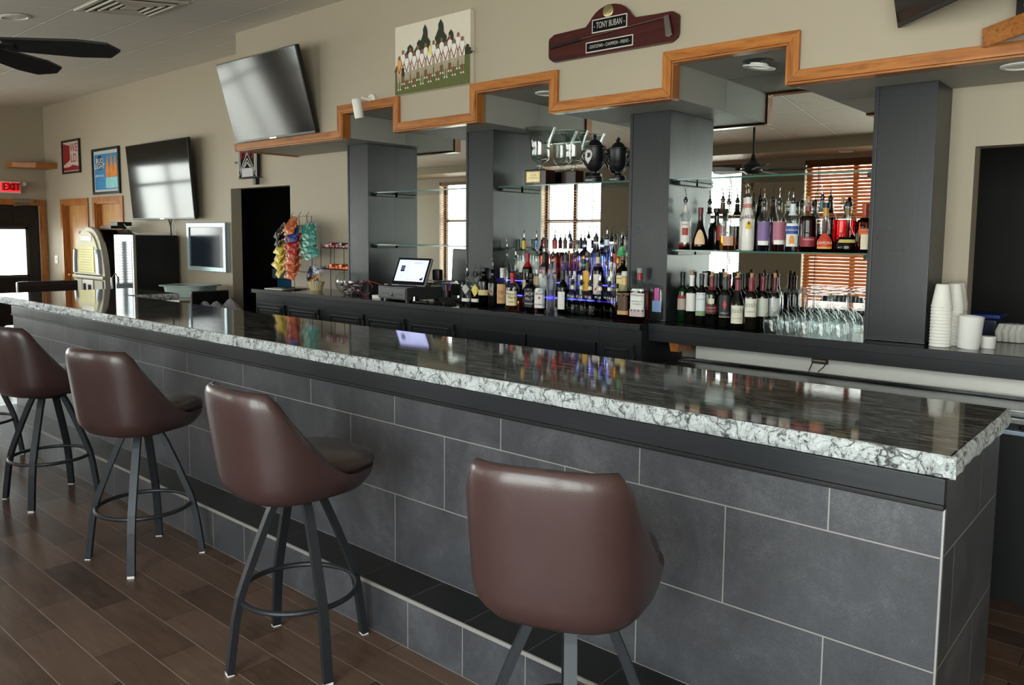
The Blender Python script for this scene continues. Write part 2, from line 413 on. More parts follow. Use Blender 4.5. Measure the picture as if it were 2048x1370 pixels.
# far end wall with the entrance door
b = B(); dy0, dy1, dz = 3.58, 4.53, 2.05
FW = [(-1.2, .02, .74, 2.58), (.22, 1.42, .6, 2.58), (1.62, 2.84, .74, 2.58)]  # middle one is unseen, added to bring in more light
b = B(); zt_ = 3.6
for ya, yb, za, zb in FW: b.box(XL - .15, XL, ya, yb, 0, za); b.box(XL - .15, XL, ya, yb, zb, zt_)
for ya, yb in ((-1.44, FW[0][0]), (FW[0][1], FW[1][0]), (FW[1][1], FW[2][0]), (FW[2][1], dy0)): b.box(XL - .15, XL, ya, yb, 0, zt_)
b.box(XL - .15, XL, dy1, YB + .12, 0, zt_); b.box(XL - .15, XL, dy0, dy1, dz, zt_)
struct(b.obj('wall_left', W['wall'], smooth=False))
struct(B().box(XR, XR + .15, -1.44, YB + .12, 0, 3.6).obj('wall_right', W['wall'], smooth=False))
# rooms behind the two openings, their lack of light put into dark wall colour
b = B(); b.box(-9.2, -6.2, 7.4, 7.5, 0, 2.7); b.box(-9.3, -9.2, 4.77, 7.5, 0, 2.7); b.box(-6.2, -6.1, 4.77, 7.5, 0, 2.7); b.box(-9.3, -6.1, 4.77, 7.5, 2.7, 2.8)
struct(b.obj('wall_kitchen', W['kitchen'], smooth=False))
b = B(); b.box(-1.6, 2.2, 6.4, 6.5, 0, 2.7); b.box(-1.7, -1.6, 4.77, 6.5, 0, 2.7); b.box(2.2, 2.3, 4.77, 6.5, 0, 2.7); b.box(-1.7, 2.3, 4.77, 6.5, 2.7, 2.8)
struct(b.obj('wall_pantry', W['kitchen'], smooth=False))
struct(B().box(-2.34, 1.3, 4.44, 4.47, .02, 1.0).box(-2.34, 1.3, 4.44, 4.64, 0, .02).obj('wall_underbar', m_paint('white_panel', 'ece9e0', .35), smooth=False))

# stepped bulkhead
NA, NB, NC = (-5.27, -4.63), (-3.785, -3.14), (-2.287, -1.627)
ZL, ZH = 2.42, 2.615
low = [(-6.87, ZL)]
for a, c in (NA, NB, NC): low += [(a, ZL), (a, ZH), (c, ZH), (c, ZL)]
low += [(XR, ZL)]
poly = low + [(XR, 3.6), (-6.87, 3.6)]
b = B(); b.prism(poly, 'y', YF, YB)
for f in b.bm.faces:                      # underside paint differs from the face
    f.material_index = 1 if f.normal.z < -.5 or (abs(f.normal.x) > .5 and f.calc_center_median().z < 2.7) else 0
b.m = 0
struct(b.obj('wall_bulkhead', [W['wall'], W['soffit']], smooth=False))
# oak trim following the steps: outer path is the lower edge, .06 wide, mitred
def mitre_trim(path, w, y0, y1, name):
    """path along the lower edge (x,z); strip of width w drawn to its upper-left side (into the bulkhead face)."""
    n = len(path); off = []
    for i in range(n):
        d0 = Vector(path[i]) - Vector(path[i-1]) if i else Vector(path[1]) - Vector(path[0])
        d1 = Vector(path[i+1]) - Vector(path[i]) if i < n - 1 else d0
        if not i: d0 = d1
        n0 = Vector((-d0.y, d0.x)).normalized(); n1 = Vector((-d1.y, d1.x)).normalized()
        off.append(Vector(path[i]) + (n0 + n1) * w / (1 + n0.dot(n1)))
    b = B()
    for i in range(n - 1):
        q = [path[i], path[i+1], tuple(off[i+1]), tuple(off[i])]
        horiz = abs(path[i][1] - path[i+1][1]) < 1e-6
        b.m = 0 if horiz else 1
        b.prism(q, 'y', y0, y1, bev=.004)
    return b
struct_trim = mitre_trim(low[:-1] + [(XR, ZL)], .056, YF - .022, YF + .004, 'trim')
# inner return lip seen inside the notches and along the lower edge
for i in range(len(low) - 1):
    p, q = low[i], low[i+1]
    if abs(p[1] - q[1]) < 1e-6: struct_trim.m = 0; struct_trim.box(min(p[0], q[0]) + .002, max(p[0], q[0]) - .002, YF - .018, YF + .06, p[1] - .012, p[1] - .0005, bev=.003)
    else: struct_trim.m = 1; s_ = 1 if q[1] > p[1] else -1; struct_trim.box(p[0] + (.0005 if s_ > 0 else -.012), p[0] + (.012 if s_ > 0 else -.0005), YF - .018, YF + .06, min(p[1], q[1]) - .012, max(p[1], q[1]) - .012, bev=.003)
struct(struct_trim.obj('trim_1', [W['oak'], W['oakz']]))
# trim on the free end of the bulkhead
struct(B().box(-6.905, -6.872, YF - .022, YB - .002, ZL - .012, ZL + .056, bev=.006).obj('trim_2', W['oaky']))

# mirrors between the pillars, with bevelled edges
PIL = [(-5.706, -5.427), (-4.252, -3.976), (-2.794, -2.508), (-1.32, -1.028)]
MT = NT('mirror_bevel'); MT.prin(lin('c8d2cd'), .01, 1.0); W['mbevel'] = MT.m
for i, (lab, nt) in enumerate((('tall wall mirror behind the register, left of the three back bar mirrors', NA), ('tall wall mirror behind the stepped liquor bottles and trophies', NB), ('tall wall mirror behind the wine bottles and stemware', NC))):
    x0, x1 = PIL[i][1] - .0, PIL[i+1][0]
    out = [(x0, 1.116), (x1, 1.116), (x1, ZL - .001), (nt[1] - .001, ZL - .001), (nt[1] - .001, ZH - .001), (nt[0] + .001, ZH - .001), (nt[0] + .001, ZL - .001), (x0, ZL - .001)]
    b = B(); vs = [b.bm.verts.new((x, YB - .006, z)) for x, z in out]; f = b.bm.faces.new(vs); b._paint()
    rr = bmesh.ops.inset_region(b.bm, faces=[f], thickness=.03, depth=0.0)
    if f.normal.y > 0: bmesh.ops.reverse_faces(b.bm, faces=b.bm.faces[:])
    for g in rr['faces']: g.material_index = 1
    inner = set(f.verts)
    for v in b.bm.verts:
        if v in inner: v.co.y -= .0035
    b.bm.faces.ensure_lookup_table()
    t = thing('wall_mirror', lab, 'mirror', ((x0 + x1) / 2, YB, 1.116))
    o = b.obj('glass', [W['mirror'], W['mbevel']], t, smooth=False); o.location = (-(x0 + x1) / 2, -YB, -1.116)
    # thin dark edge line of the glass
    e = B()
    for p, q in zip(out, out[1:] + out[:1]):
        e.tube([(p[0], YB - .007, p[1]), (q[0], YB - .007, q[1])], .0022, 6)
    o = e.obj('polished_edge', plain('1b201e', .15), t); o.location = (-(x0 + x1) / 2, -YB, -1.116)
# black pillars
names = ['black wooden pillar left of the cash register', 'black wooden pillar between the register mirror and the liquor display', 'black wooden pillar between the liquor display and the wine bottles', 'black wooden pillar right of the stemware, beside the foam cups']
for (x0, x1), lab in zip(PIL, names):
    t = thing('pillar', lab, 'pillar', ((x0 + x1) / 2, 4.494, 1.116)); w = (x1 - x0) / 2
    B().box(-w + .018, w, -.146, .145, 0, ZL - 1.117, bev=.003).obj('shaft', W['blackv'], t)
    B().box(-w - .002, -w + .02, -.151, -.125, 0, ZL - 1.117, bev=.004).obj('corner_bead', W['blackv'], t)
    B().box(-w, w + .003, -.152, .1455, 0, .012, bev=.003).obj('base_trim', W['black'], t)

# ------------------------------------------------------------------ windows and blinds
for i, (x0, x1, z0, z1, tilt) in enumerate(WIN):
    b = B(); yy = YW - .17; fw = .045
    for a in ((x0, x0 + fw, z0, z1), (x1 - fw, x1, z0, z1), (x0, x1, z0, z0 + fw), (x0, x1, z1 - fw, z1)): b.box(a[0], a[1], yy - .03, yy + .03, a[2], a[3])
    xm = (x0 + x1) / 2; b.box(xm - .03, xm + .03, yy - .025, yy + .025, z0, z1); zm = z0 + (z1 - z0) * .62; b.box(x0, x1, yy - .02, yy + .02, zm - .025, zm + .025)
    fr = struct(b.obj('window_%d' % (i + 1), plain('3a332c', .45)))
    struct(B().box(x0, x1, yy - .004, yy + .004, z0, z1).obj('window_glass', W['pane'], fr, smooth=False))
    struct(B().box(x0 - .06, x1 + .06, YW - .19, YW + .05, z0 - .035, z0).obj('window_sill', W['wallgrey'], fr))
    if tilt is None: continue
    t = thing('window_blind', ['wood slat blind on the added window by the far door', 'open wood slat blind opposite the wall screen', 'open wood slat blind reflected behind the liquor bottles', 'open wood slat blind reflected left in the stemware mirror', 'closed orange wood slat blind reflected right in the stemware mirror', 'open wood slat blind behind the photographer', 'open wood slat blind nearest the right end wall'][i], 'blind', (xm, YW - .05, z1))
    b = B(); n = int((z1 - z0 - .09) / .046); a = math.radians(tilt)
    for k in range(n):
        z = -.075 - k * .046; M = Matrix.Translation((0, 0, z)) @ Matrix.Rotation(-a if tilt > 40 else a, 4, 'X')
        b.box(x0 - xm + .012, x1 - xm - .012, -.025, .025, -.0014, .0014, M=M)
    o = b.obj('slats', W['wood_blind'], t, smooth=False)
    B().box(x0 - xm, x1 - xm, -.03, .035, -.06, 0, bev=.004).obj('head_rail', W['wood_rail'], t)
    B().box(x0 - xm + .01, x1 - xm - .01, -.026, .026, -.085 - n * .046, -.065 - n * .046, bev=.004).obj('bottom_rail', W['wood_rail'], t)
    b = B()
    for xx in (x0 - xm + .18, x1 - xm - .18): b.box(xx - .006, xx + .006, -.028, -.0265, -.07 - n * .046, 0); b.box(xx - .006, xx + .006, .0265, .028, -.07 - n * .046, 0)
    b.obj('ladder_tape', plain('8a6a48', .8), t, smooth=False)

for i, (y0, y1, z0, z1) in enumerate(FW):
    b = B(); xx = XL - .12; f_ = .045; ym = (-.68, .82, 2.27)[i]
    for a in ((y0, y0 + f_, z0, z1), (y1 - f_, y1, z0, z1), (y0, y1, z0, z0 + f_), (y0, y1, z1 - f_, z1), (ym - .03, ym + .03, z0, z1), (y0, y1, 2.17, 2.23)): b.box(xx - .03, xx + .03, *a)
    fr = struct(b.obj('window_%d' % (9 + i), plain('3a332c', .45)))
    struct(B().box(xx - .004, xx + .004, y0, y1, z0, z1).obj('window_glass', W['pane'], fr, smooth=False))
    struct(B().box(XL - .14, XL + .05, y0 - .06, y1 + .06, z0 - .035, z0).obj('window_sill', W['wallgrey'], fr))
    if i == 1: continue
    t = thing('window_blind', ['open slat blind on the end wall window nearest the window wall', '', 'open slat blind on the end wall window reflected in the large television'][i], 'blind', (XL - .04, (y0 + y1) / 2, z1)); hw_ = (y1 - y0) / 2
    b = B(); n = int((z1 - z0 - .09) / .046)
    for k in range(n): b.box(-.025, .025, -hw_ + .012, hw_ - .012, -.0014, .0014, M=Matrix.Translation((0, 0, -.075 - k * .046)) @ Matrix.Rotation(R_(8), 4, 'Y'))
    b.obj('slats', W['wood_blind'], t, smooth=False)
    B().box(-.03, .03, -hw_, hw_, -.06, 0, bev=.004).obj('head_rail', W['wood_rail'], t)
    B().box(-.026, .026, -hw_ + .01, hw_ - .01, -.085 - n * .046, -.065 - n * .046, bev=.004).obj('bottom_rail', W['wood_rail'], t)

# ------------------------------------------------------------------ camera
cam = bpy.data.cameras.new('camera'); co = bpy.data.objects.new('camera', cam); COL.objects.link(co); sc.camera = co
yaw, pitch, roll = .71576086, .0890311, .0088645
fw = Vector((-math.sin(yaw) * math.cos(pitch), math.cos(yaw) * math.cos(pitch), -math.sin(pitch)))
r0 = Vector((math.cos(yaw), math.sin(yaw), 0)); u0 = r0.cross(fw)
rv = r0 * math.cos(roll) + u0 * math.sin(roll); uv = -r0 * math.sin(roll) + u0 * math.cos(roll)
m = Matrix((rv, uv, -fw)).transposed().to_4x4(); m.translation = (0, 0, 1.6406); co.matrix_world = m
cam.sensor_width = 36; cam.lens = 1583.09 / 2048 * 36; cam.shift_y = -(685 - 613.84) / 2048; cam.clip_start = .05

# ------------------------------------------------------------------ daylight
w = bpy.data.worlds.new('sky'); sc.world = w; w.use_nodes = True; t = w.node_tree; t.nodes.clear()
out = t.nodes.new('ShaderNodeOutputWorld'); bg = t.nodes.new('ShaderNodeBackground'); tc = t.nodes.new('ShaderNodeTexCoord'); sp = t.nodes.new('ShaderNodeSeparateXYZ'); rp = t.nodes.new('ShaderNodeValToRGB')
t.links.new(tc.outputs['Generated'], sp.inputs[0]); mr = t.nodes.new('ShaderNodeMapRange'); mr.inputs['From Min'].default_value = -1; t.links.new(sp.outputs[2], mr.inputs[0]); t.links.new(mr.outputs[0], rp.inputs[0])
e = rp.color_ramp.elements; e[0].position = .44; e[0].color = (1.0, 1.0, .92, 1); e[1].position = .515; e[1].color = (1.0, 1.0, .97, 1); k = e.new(1); k.color = (.72, .87, 1.0, 1)
t.links.new(rp.outputs[0], bg.inputs[0]); bg.inputs[1].default_value = SKY; t.links.new(bg.outputs[0], out.inputs[0])
def portal(loc, rot, sx, sy):
    l = bpy.data.lights.new('window_portal', 'AREA'); l.shape = 'RECTANGLE'; l.size = sx; l.size_y = sy; l.cycles.is_portal = True
    o = bpy.data.objects.new('window_portal', l); COL.objects.link(o); o.location = loc; o.rotation_euler = rot
for x0, x1, z0, z1, tilt in WIN: portal(((x0 + x1) / 2, YW - .21, (z0 + z1) / 2), (PI/2, 0, 0), x1 - x0, z1 - z0)
for y0, y1, z0, z1 in FW: portal((XL - .16, (y0 + y1) / 2, (z0 + z1) / 2), (PI/2, 0, -PI/2), y1 - y0, z1 - z0)
portal((XL - .16, 4.02, 1.33), (PI/2, 0, -PI/2), .66, .74)
sc.view_settings.view_transform = 'Standard'; sc.view_settings.look = 'None'; sc.view_settings.gamma = 1; sc.view_settings.use_curve_mapping = False
sc.view_settings.exposure = EXPO
cy = sc.cycles; cy.max_bounces = 12; cy.diffuse_bounces = 5; cy.glossy_bounces = 6; cy.transmission_bounces = 10; cy.transparent_max_bounces = 40
cy.caustics_reflective = False; cy.caustics_refractive = False; cy.sample_clamp_indirect = 6; cy.blur_glossy = .3
# ------------------------------------------------------------------ the bar
BX0, BX1 = -7.42, -.455
t = thing('bar_counter', 'long tiled bar front with a tiled foot step, facing the stools', 'bar', ((BX0 + BX1) / 2, 2.6, 0))
def at0(o): o.location = -o.parent.location; return o
at0(B().box(BX0, BX1 - .012, 2.227, 2.93, 0, 1.03).obj('core', W['blk'], t, smooth=False))
at0(B().box(BX0, BX1, 2.215, 2.228, .2, .962).obj('tile_cladding', W['tfront'], t, smooth=False))
at0(B().box(BX1 - .013, BX1, 2.2285, 2.93, 0, 1.034).obj('end_cladding', W['tend'], t, smooth=False))
at0(B().box(BX0, BX1 - .001, 2.016, 2.216, 0, .2).obj('foot_step', W['tstep'], t, smooth=False))
at0(B().box(BX0, BX1 - .001, 2.022, 2.215, .2, .206).obj('step_tread', W['tsteptop'], t, smooth=False))
at0(B().box(BX0, BX1, 2.0135, 2.022, .193, .208, bev=.002).obj('step_edging', W['grout'], t))
at0(B().box(BX1 - .004, BX1 + .003, 2.212, 2.226, 0, .955, bev=.002).obj('corner_edging', plain('a5a3a2', .35, .6), t))
at0(B().box(BX0, BX1, 2.205, 2.23, .966, 1.035, bev=.002).obj('apron', W['black'], t))
at0(B().box(BX0, BX1 + .002, 2.198, 2.228, .952, .968, bev=.005).obj('apron_bead', plain('060606', .6), t))

# granite top: L-shaped slab with a short return at the far end
GX0, GX1, GY0, GY1, GZ0, GZ1 = -8.0, -.435, 2.2, 2.98, 1.036, 1.0966
t = thing('granite_bar_top', 'long polished black granite bar top with rough white chiselled edge', 'bar top', (-4.2, 2.6, GZ0))
shape = [(GX0, GY0 + .012), (GX1 - .012, GY0 + .012), (GX1 - .012, GY1), (-7.107, GY1), (-7.0, 3.43), (GX0, 3.43)]
at0(B().prism(shape, 'z', GZ0, GZ1, bev=.003).obj('slab', W['gtop'], t))
from mathutils import noise as mnoise
def rough_edge(p0, p1, n, name, out):
    """chiselled face running from p0 to p1 in plan; out = outward unit vector"""
    nu = max(2, int((Vector(p1) - Vector(p0)).length / n)); zs = [GZ0 + .001, GZ0 + .004, GZ0 + .016, GZ0 + .03, GZ0 + .043, GZ1 - .004, GZ1 - .0006]
    def fn(u, v):
        x = p0[0] + (p1[0] - p0[0]) * u; y = p0[1] + (p1[1] - p0[1]) * u; z = zs[int(round(v * 6))]
        k = min(1, 4.5 * v * (1 - v) + .15); d = .010 * k + .009 * k * mnoise.noise((x * 12, y * 12, z * 45)) + .006 * k * mnoise.noise((x * 37, y * 37, z * 90))
        return (x + out[0] * d, y + out[1] * d, z)
    b = B(); b.grid(fn, nu, 7)
    if out[1] > 0 or out[0] < 0: bmesh.ops.reverse_faces(b.bm, faces=b.bm.faces[:])
    return at0(b.obj(name, W['gedge'], t, ang=50))
rough_edge((GX0, GY0 + .0115), (GX1 + .003, GY0 + .0115), .016, 'front_edge', (0, -1))
rough_edge((GX1 - .0115, GY0 - .003), (GX1 - .0115, GY1), .016, 'end_edge', (1, 0))
rough_edge((-7.107, GY1 + .001), (-7.001, 3.43), .03, 'return_edge', (.97, -.23))
at0(B().box(-7.9, -7.3, 3.0, 3.4, 0, 1.03).obj('body', W['black'], thing('bar_return', 'black base under the short return at the far end of the bar', 'bar', (-7.6, 3.2, 0)), smooth=False))

# ------------------------------------------------------------------ back bar counter and cabinets
t = thing('back_counter_top', 'black lacquered back bar counter top under the liquor display', 'counter top', (-4.7, 4.37, 1.075))
at0(B().box(-6.9, -2.54, 4.10, 4.638, 1.078, 1.115, bev=.004).obj('slab', W['blacktop'], t))
at0(B().box(-6.9, -2.54, 4.098, 4.11, 1.077, 1.1135, bev=.002).obj('edge_strip', W['black'], t))
def door(t, x0, x1, z0, z1, y=4.128, hinge=True):
    at0(B().box(x0, x1, y - .018, y, z0, z1, bev=.003).obj('door', W['black'], t))
    d = t.children[-1] if False else [c for c in COL.objects if c.parent == t][-1]
    w = .03
    def sub(b, n, m):
        o = b.obj(n, m, d); return o
    b = B()
    for q in ((x0 + w, x1 - w, z1 - w - .018, z1 - w), (x0 + w, x1 - w, z0 + w, z0 + w + .018), (x0 + w, x0 + w + .018, z0 + w, z1 - w), (x1 - w - .018, x1 - w, z0 + w, z1 - w)):
        b.box(q[0], q[1], y - .027, y - .016, q[2], q[3], bev=.005)
    sub(b, 'moulding', W['black'])
    sub(B().box(x0 + w + .03, x1 - w - .03, y - .025, y - .016, z0 + w + .03, z1 - w - .03, bev=.006), 'raised_panel', W['black'])
    if hinge: sub(B().tube([(x1 + .006, y - .02, z1 - .11), (x1 + .006, y - .02, z1 - .05)], .005, 8), 'hinge', W['chrome'])
def cabinet(x0, x1, doors, lab, panels=()):
    t = thing('back_bar_cabinet', lab, 'cabinet', ((x0 + x1) / 2, 4.37, 0))
    at0(B().box(x0, x1, 4.13, 4.636, .1, 1.077).box(x0, x1, 4.19, 4.636, 0, .1).obj('carcass', W['black'], t, smooth=False))
    for d in doors: door(t, d[0], d[1], .16, .985)
    for d in panels:
        at0(B().box(d[0], d[1], 4.108, 4.129, .16, .975, bev=.003).obj('cooler_panel', plain('1d1e22', .3, 0, .1), t))
    return t
cabinet(-6.87, -5.76, [(-6.84, -6.37), (-6.31, -5.84)], 'black two-door cabinet at the left end of the back counter, under the snack rack')
cabinet(-5.758, -4.08, [(-5.69, -5.215), (-5.17, -4.70), (-4.65, -4.15)], 'black three-door cabinet under the cash register')
cabinet(-4.078, -2.856, [], 'flat-fronted black cooler cabinet under the liquor display', [(-4.02, -3.452), (-3.43, -2.87)])
cabinet(-2.854, -2.545, [(-2.84, -2.59)], 'narrow one-door black cabinet at the right end of the liquor counter')

t = thing('wine_counter', 'black counter carrying the wine bottles, stemware and foam cups', 'counter', (-.6, 4.4, 1.07))
b = B(); b.box(-2.539, 1.3, 4.20, 4.638, 1.078, 1.115, bev=.004); b.box(-.905, 1.295, 4.63, 4.95, 1.1005, 1.1149)
at0(b.obj('slab', W['blacktop'], t))
at0(B().box(-2.539, 1.3, 4.196, 4.215, 1.07, 1.113, bev=.002).obj('edge_strip', W['black'], t))
at0(B().box(-2.539, 1.3, 4.204, 4.235, 1.008, 1.069, bev=.002).obj('apron', W['black'], t))
at0(B().prism([(-2.41, .95), (-2.36, .95), (-2.36, 1.069), (-2.45, 1.069), (-2.43, 1.03)], 'y', 4.25, 4.43).obj('oak_bracket', W['oakz'], t))
# under-bar cooler seen below the counter
t = thing('underbar_cooler', 'stainless topped black cooler under the wine counter', 'cooler', (-.55, 4.23, 0))
at0(B().box(-2.42, 1.2, 4.10, 4.40, .872, .8855, bev=.003).box(-2.42, 1.2, 4.098, 4.115, .858, .886, bev=.003).obj('steel_lid', W['steel'], t))
at0(B().box(-2.41, 1.19, 4.115, 4.38, 0, .871).obj('body', W['blk'], t, smooth=False))
at0(B().box(-2.42, 1.2, 4.365, 4.40, .886, .903, bev=.004).obj('back_rail', W['blkgloss'], t))
at0(B().box(-2.41, 1.19, 4.10, 4.116, .825, .85, bev=.003).obj('trim_strip', W['steel'], t))
at0(B().box(-2.41, 1.19, 4.09, 4.116, .775, .795, bev=.003).obj('door_rail', plain('b9cbe0', .3, .7), t))
at0(B().tube([(-.56, 4.1, .81), (-.55, 4.07, .815), (-.3, 4.07, .815), (-.28, 4.1, .81)], .008, 8).obj('handle', W['blkgloss'], t))
t = thing('junction_box', 'open electrical box with two wires on the white panel under the counter', 'junction box', (-1.57, 4.43, .975))
B().box(-.042, .042, -.016, .01, -.028, .032, bev=.003).obj('box', plain('3d2f22', .5), t)
B().box(-.034, .034, -.019, -.014, -.012, -.006).obj('strap', plain('c7b98d', .4, .4), t)
B().tube([(-.035, -.016, -.02), (-.04, -.03, -.045), (-.052, -.025, -.07)], .003, 6).obj('wire', plain('20262e', .4), t)
B().tube([(.038, -.016, -.02), (.03, -.03, -.04), (.0, -.025, -.07)], .003, 6).obj('wire', plain('20262e', .4), t)

# ------------------------------------------------------------------ bar stools
def make_stool(loc, rz, legrz, lab):
    t = thing('bar_stool', lab, 'bar stool', loc, rz, 'brown bucket stools along the bar')
    n = 56
    def plan(phi):      # phi from the back; returns unit superellipse point
        e = 3.0; s_, c_ = math.sin(phi), math.cos(phi)
        q = (abs(s_) ** e + abs(c_) ** e) ** (-1 / e); return s_ * q, -c_ * q
    def S(phi):
        a = abs((math.degrees(phi) + 180) % 360 - 180)
        if a < 48: return 1 - .025 * (a / 48) ** 2
        tt = min(1, (a - 48) / 62); k = (1 - tt) ** 1.6
        return (.975 - .04 * min(1, tt * 6)) * k if tt > 0 else .975
    def hh(phi): return .748 + .348 * S(phi)
    def P(phi, z, ins=0):
        x, y = plan(phi); ax, ay = .242, .268
        k = max(0, (z - .74)) ; back = max(0, math.cos(phi)) ; 
        low_ = min(1, max(0, (z - .668) / .075)); sc_ = .82 + .18 * math.sin(low_ * PI / 2)
        ax_, ay_ = (ax + .03 * k) * sc_ - ins, ay * sc_ - ins
        return (x * ax_, y * ay_ - .16 * k * back ** .5 if back > 0 else y * ay_, z)
    rows = []
    b = B()
    def ring(fn): return [b.bm.verts.new(fn(2 * PI * i / n)) for i in range(n)]
    rows.append(ring(lambda p: (plan(p)[0] * .12, plan(p)[1] * .12, .668)))
    rows.append(ring(lambda p: (P(p, .668)[0] * .92, P(p, .668)[1] * .92, .669)))
    for z in (.674, .69, .72, .75): rows.append(ring(lambda p, z=z: P(p, z)))
    for f in (.2, .4, .6, .8): rows.append(ring(lambda p, f=f: P(p, .75 + (hh(p) - .75) * f)))
    for d_, i_ in ((.045, .002), (.025, .005), (.01, .011)): rows.append(ring(lambda p, d_=d_, i_=i_: (lambda z: P(p, z, i_))(max(.75 + (hh(p) - .75) * .82, hh(p) - d_))))
    rows.append(ring(lambda p: (lambda q: (q[0], q[1], hh(p)))(P(p, hh(p), .019))))
    rows.append(ring(lambda p: (lambda q: (q[0], q[1], hh(p) + .004))(P(p, hh(p), .027))))
    rows.append(ring(lambda p: (lambda q: (q[0], q[1], hh(p) - .002))(P(p, hh(p), .036))))
    for f in (.85, .55, .25): rows.append(ring(lambda p, f=f: (lambda z: (lambda q: (q[0], q[1], z))(P(p, z, .042)))(.742 + (hh(p) - .744) * f)))
    rows.append(ring(lambda p: (lambda q: (q[0], q[1], .742))(P(p, .742, .05))))
    for a, c in zip(rows, rows[1:]):
        for k in range(n): b.bm.faces.new((a[k], a[(k+1) % n], c[(k+1) % n], c[k]))
    b.bm.faces.new(list(reversed(rows[0]))); b.bm.faces.new(rows[-1]); bmesh.ops.recalc_face_normals(b.bm, faces=b.bm.faces[:]); b._paint()
    b.obj('shell', W['leather'], t, ang=60)
    b = B(); b.tube([(lambda q: (q[0], q[1], hh(2*PI*i/n) + .001))(P(2*PI*i/n, hh(2*PI*i/n), .030)) for i in range(n)], .0036, 6, closed=True); b.obj('seam_piping', W['leatherdk'], t)
    b = B(); prof = [(.170, .735), (.202, .738), (.216, .752), (.219, .772), (.212, .79), (.19, .802), (.12, .811), (.05, .813)]
    b.lathe(prof, 40, (0, .026, 0), 3.0, sx=1.03, sy=1.16); b.obj('seat_cushion', W['leatherdk'], t, ang=60)
    B().lathe([(.10, .64), (.105, .655), (.105, .667)], 20).obj('swivel_plate', W['blk'], t)
    for k in range(4):
        a = legrz - rz + PI / 4 + k * PI / 2; d = Vector((math.cos(a), math.sin(a), 0))
        pts = [d * r_ + Vector((0, 0, z)) for r_, z in ((.078, .652), (.112, .585), (.160, .47), (.205, .355), (.228, .29), (.245, .21), (.259, .11), (.272, .006))]
        o = B().tube(pts, 0, flat=(.034, .026), up=tuple(d)).obj('leg', W['stool'], t, smooth=False)
        q = pts[-1]; M = Matrix.Translation(q) @ Matrix.Rotation(a, 4, 'Z')
        B().box(-.013, .013, -.016, .016, -.006, .006, M=M).obj('foot_glide', W['white'], o)
    B().tube([(.222 * math.cos(2*PI*i/48), .222 * math.sin(2*PI*i/48), .268) for i in range(48)], .0105, 10, closed=True).obj('foot_ring', W['stool'], t)
    return t
R_ = math.radians
make_stool((-1.245, 1.685, 0), R_(21), R_(-7), 'brown leather bar stool nearest the right end of the bar, seen from its back')
make_stool((-2.575, 1.71, 0), R_(0), R_(32), 'brown leather bar stool second from the right end of the bar')
make_stool((-3.97, 1.735, 0), R_(17), R_(7), 'brown leather bar stool third from the right end of the bar')
make_stool((-5.29, 1.75, 0), R_(12), R_(3), 'brown leather bar stool whose back is cut by the left edge of the picture')
make_stool((-6.66, 1.74, 0), R_(0), R_(10), 'brown leather bar stool farthest along the bar, mostly hidden behind the next stool')
# ------------------------------------------------------------------ doors, wall items
for i, (x0, x1) in enumerate((D1, D2)):
    b = B(); w_ = .075
    b.box(x0 - w_, x0 + .002, YB - .02, YB, 0, 2.06, bev=.004); b.box(x1 - .002, x1 + w_, YB - .02, YB, 0, 2.06, bev=.004); b.box(x0 - w_, x1 + w_, YB - .0205, YB, 2.058, 2.06 + w_, bev=.004)
    b.box(x0, x0 + .02, YB - .001, YB + .12, 0, 2.06); b.box(x1 - .02, x1, YB - .001, YB + .12, 0, 2.06); b.box(x0, x1, YB - .001, YB + .12, 2.04, 2.06)
    fr = struct(b.obj('door_%d_frame' % (i + 1), W['oakz']))
    d = struct(B().box(x0 + .02, x1 - .02, YB + .075, YB + .115, .005, 2.04, bev=.002).obj('door_%d' % (i + 1), W['oakdoor']))
    hx = x0 + .09
    struct(B().lathe([(.02, 0), (.012, .01), (.012, .03), (.028, .04), (.03, .055), (.02, .068)], 16, M=Matrix.Translation((hx, YB + .074, 1.0)) @ Matrix.Rotation(PI/2, 4, 'X')).obj('door_knob', plain('b08a4a', .25, 1), d))
    struct(B().box(x0 + .36, x0 + .50, YB + .070, YB + .076, 1.62, 1.66).obj('door_sign', plain('6d4a2a', .5), d))
# end wall entrance door
E_ = XL
b = B()
b.box(E_ - .002, E_ + .02, dy0 - .085, dy0, 0, dz, bev=.004); b.box(E_ - .002, E_ + .02, dy1, dy1 + .085, 0, dz, bev=.004); b.box(E_ - .002, E_ + .0205, dy0 - .085, dy1 + .085, dz, dz + .085, bev=.004)
struct(b.obj('door_3_frame', W['oakz']))
gy0, gy1, gz0, gz1 = 3.72, 4.345, .97, 1.69
b = B(); X0, X1 = E_ - .09, E_ - .04
b.box(X0, X1, dy0, gy0, 0, dz); b.box(X0, X1, gy1, dy1, 0, dz); b.box(X0, X1, gy0, gy1, 0, gz0); b.box(X0, X1, gy0, gy1, gz1, dz)
for yy in (3.66, 3.98, 4.3): pass
for ya, yb in ((3.66, 3.86), (3.94, 4.14), (4.2, 4.4)): b.box(X1 - .002, X1 + .012, ya, yb, 1.77, 1.95, bev=.006)
d = struct(b.obj('door_3', plain('141315', .35)))
b = B()
for q in ((gy0 - .03, gy0 + .012, gz0 - .03, gz1 + .03), (gy1 - .012, gy1 + .03, gz0 - .03, gz1 + .03), (gy0 - .03, gy1 + .03, gz0 - .03, gz0 + .012), (gy0 - .03, gy1 + .03, gz1 - .012, gz1 + .03)): b.box(X1 - .004, X1 + .012, *q, bev=.004)
struct(b.obj('door_window_frame', plain('3a3a3c', .4), d))
struct(B().box(X0 + .02, X0 + .026, gy0, gy1, gz0, gz1).obj('door_glass', W['pane'], d, smooth=False))
b = B()
for k in range(26):
    z = gz0 + .02 + k * .026; b.box(X0 + .03, X0 + .048, gy0 + .012, gy1 - .012, z, z + .0012)
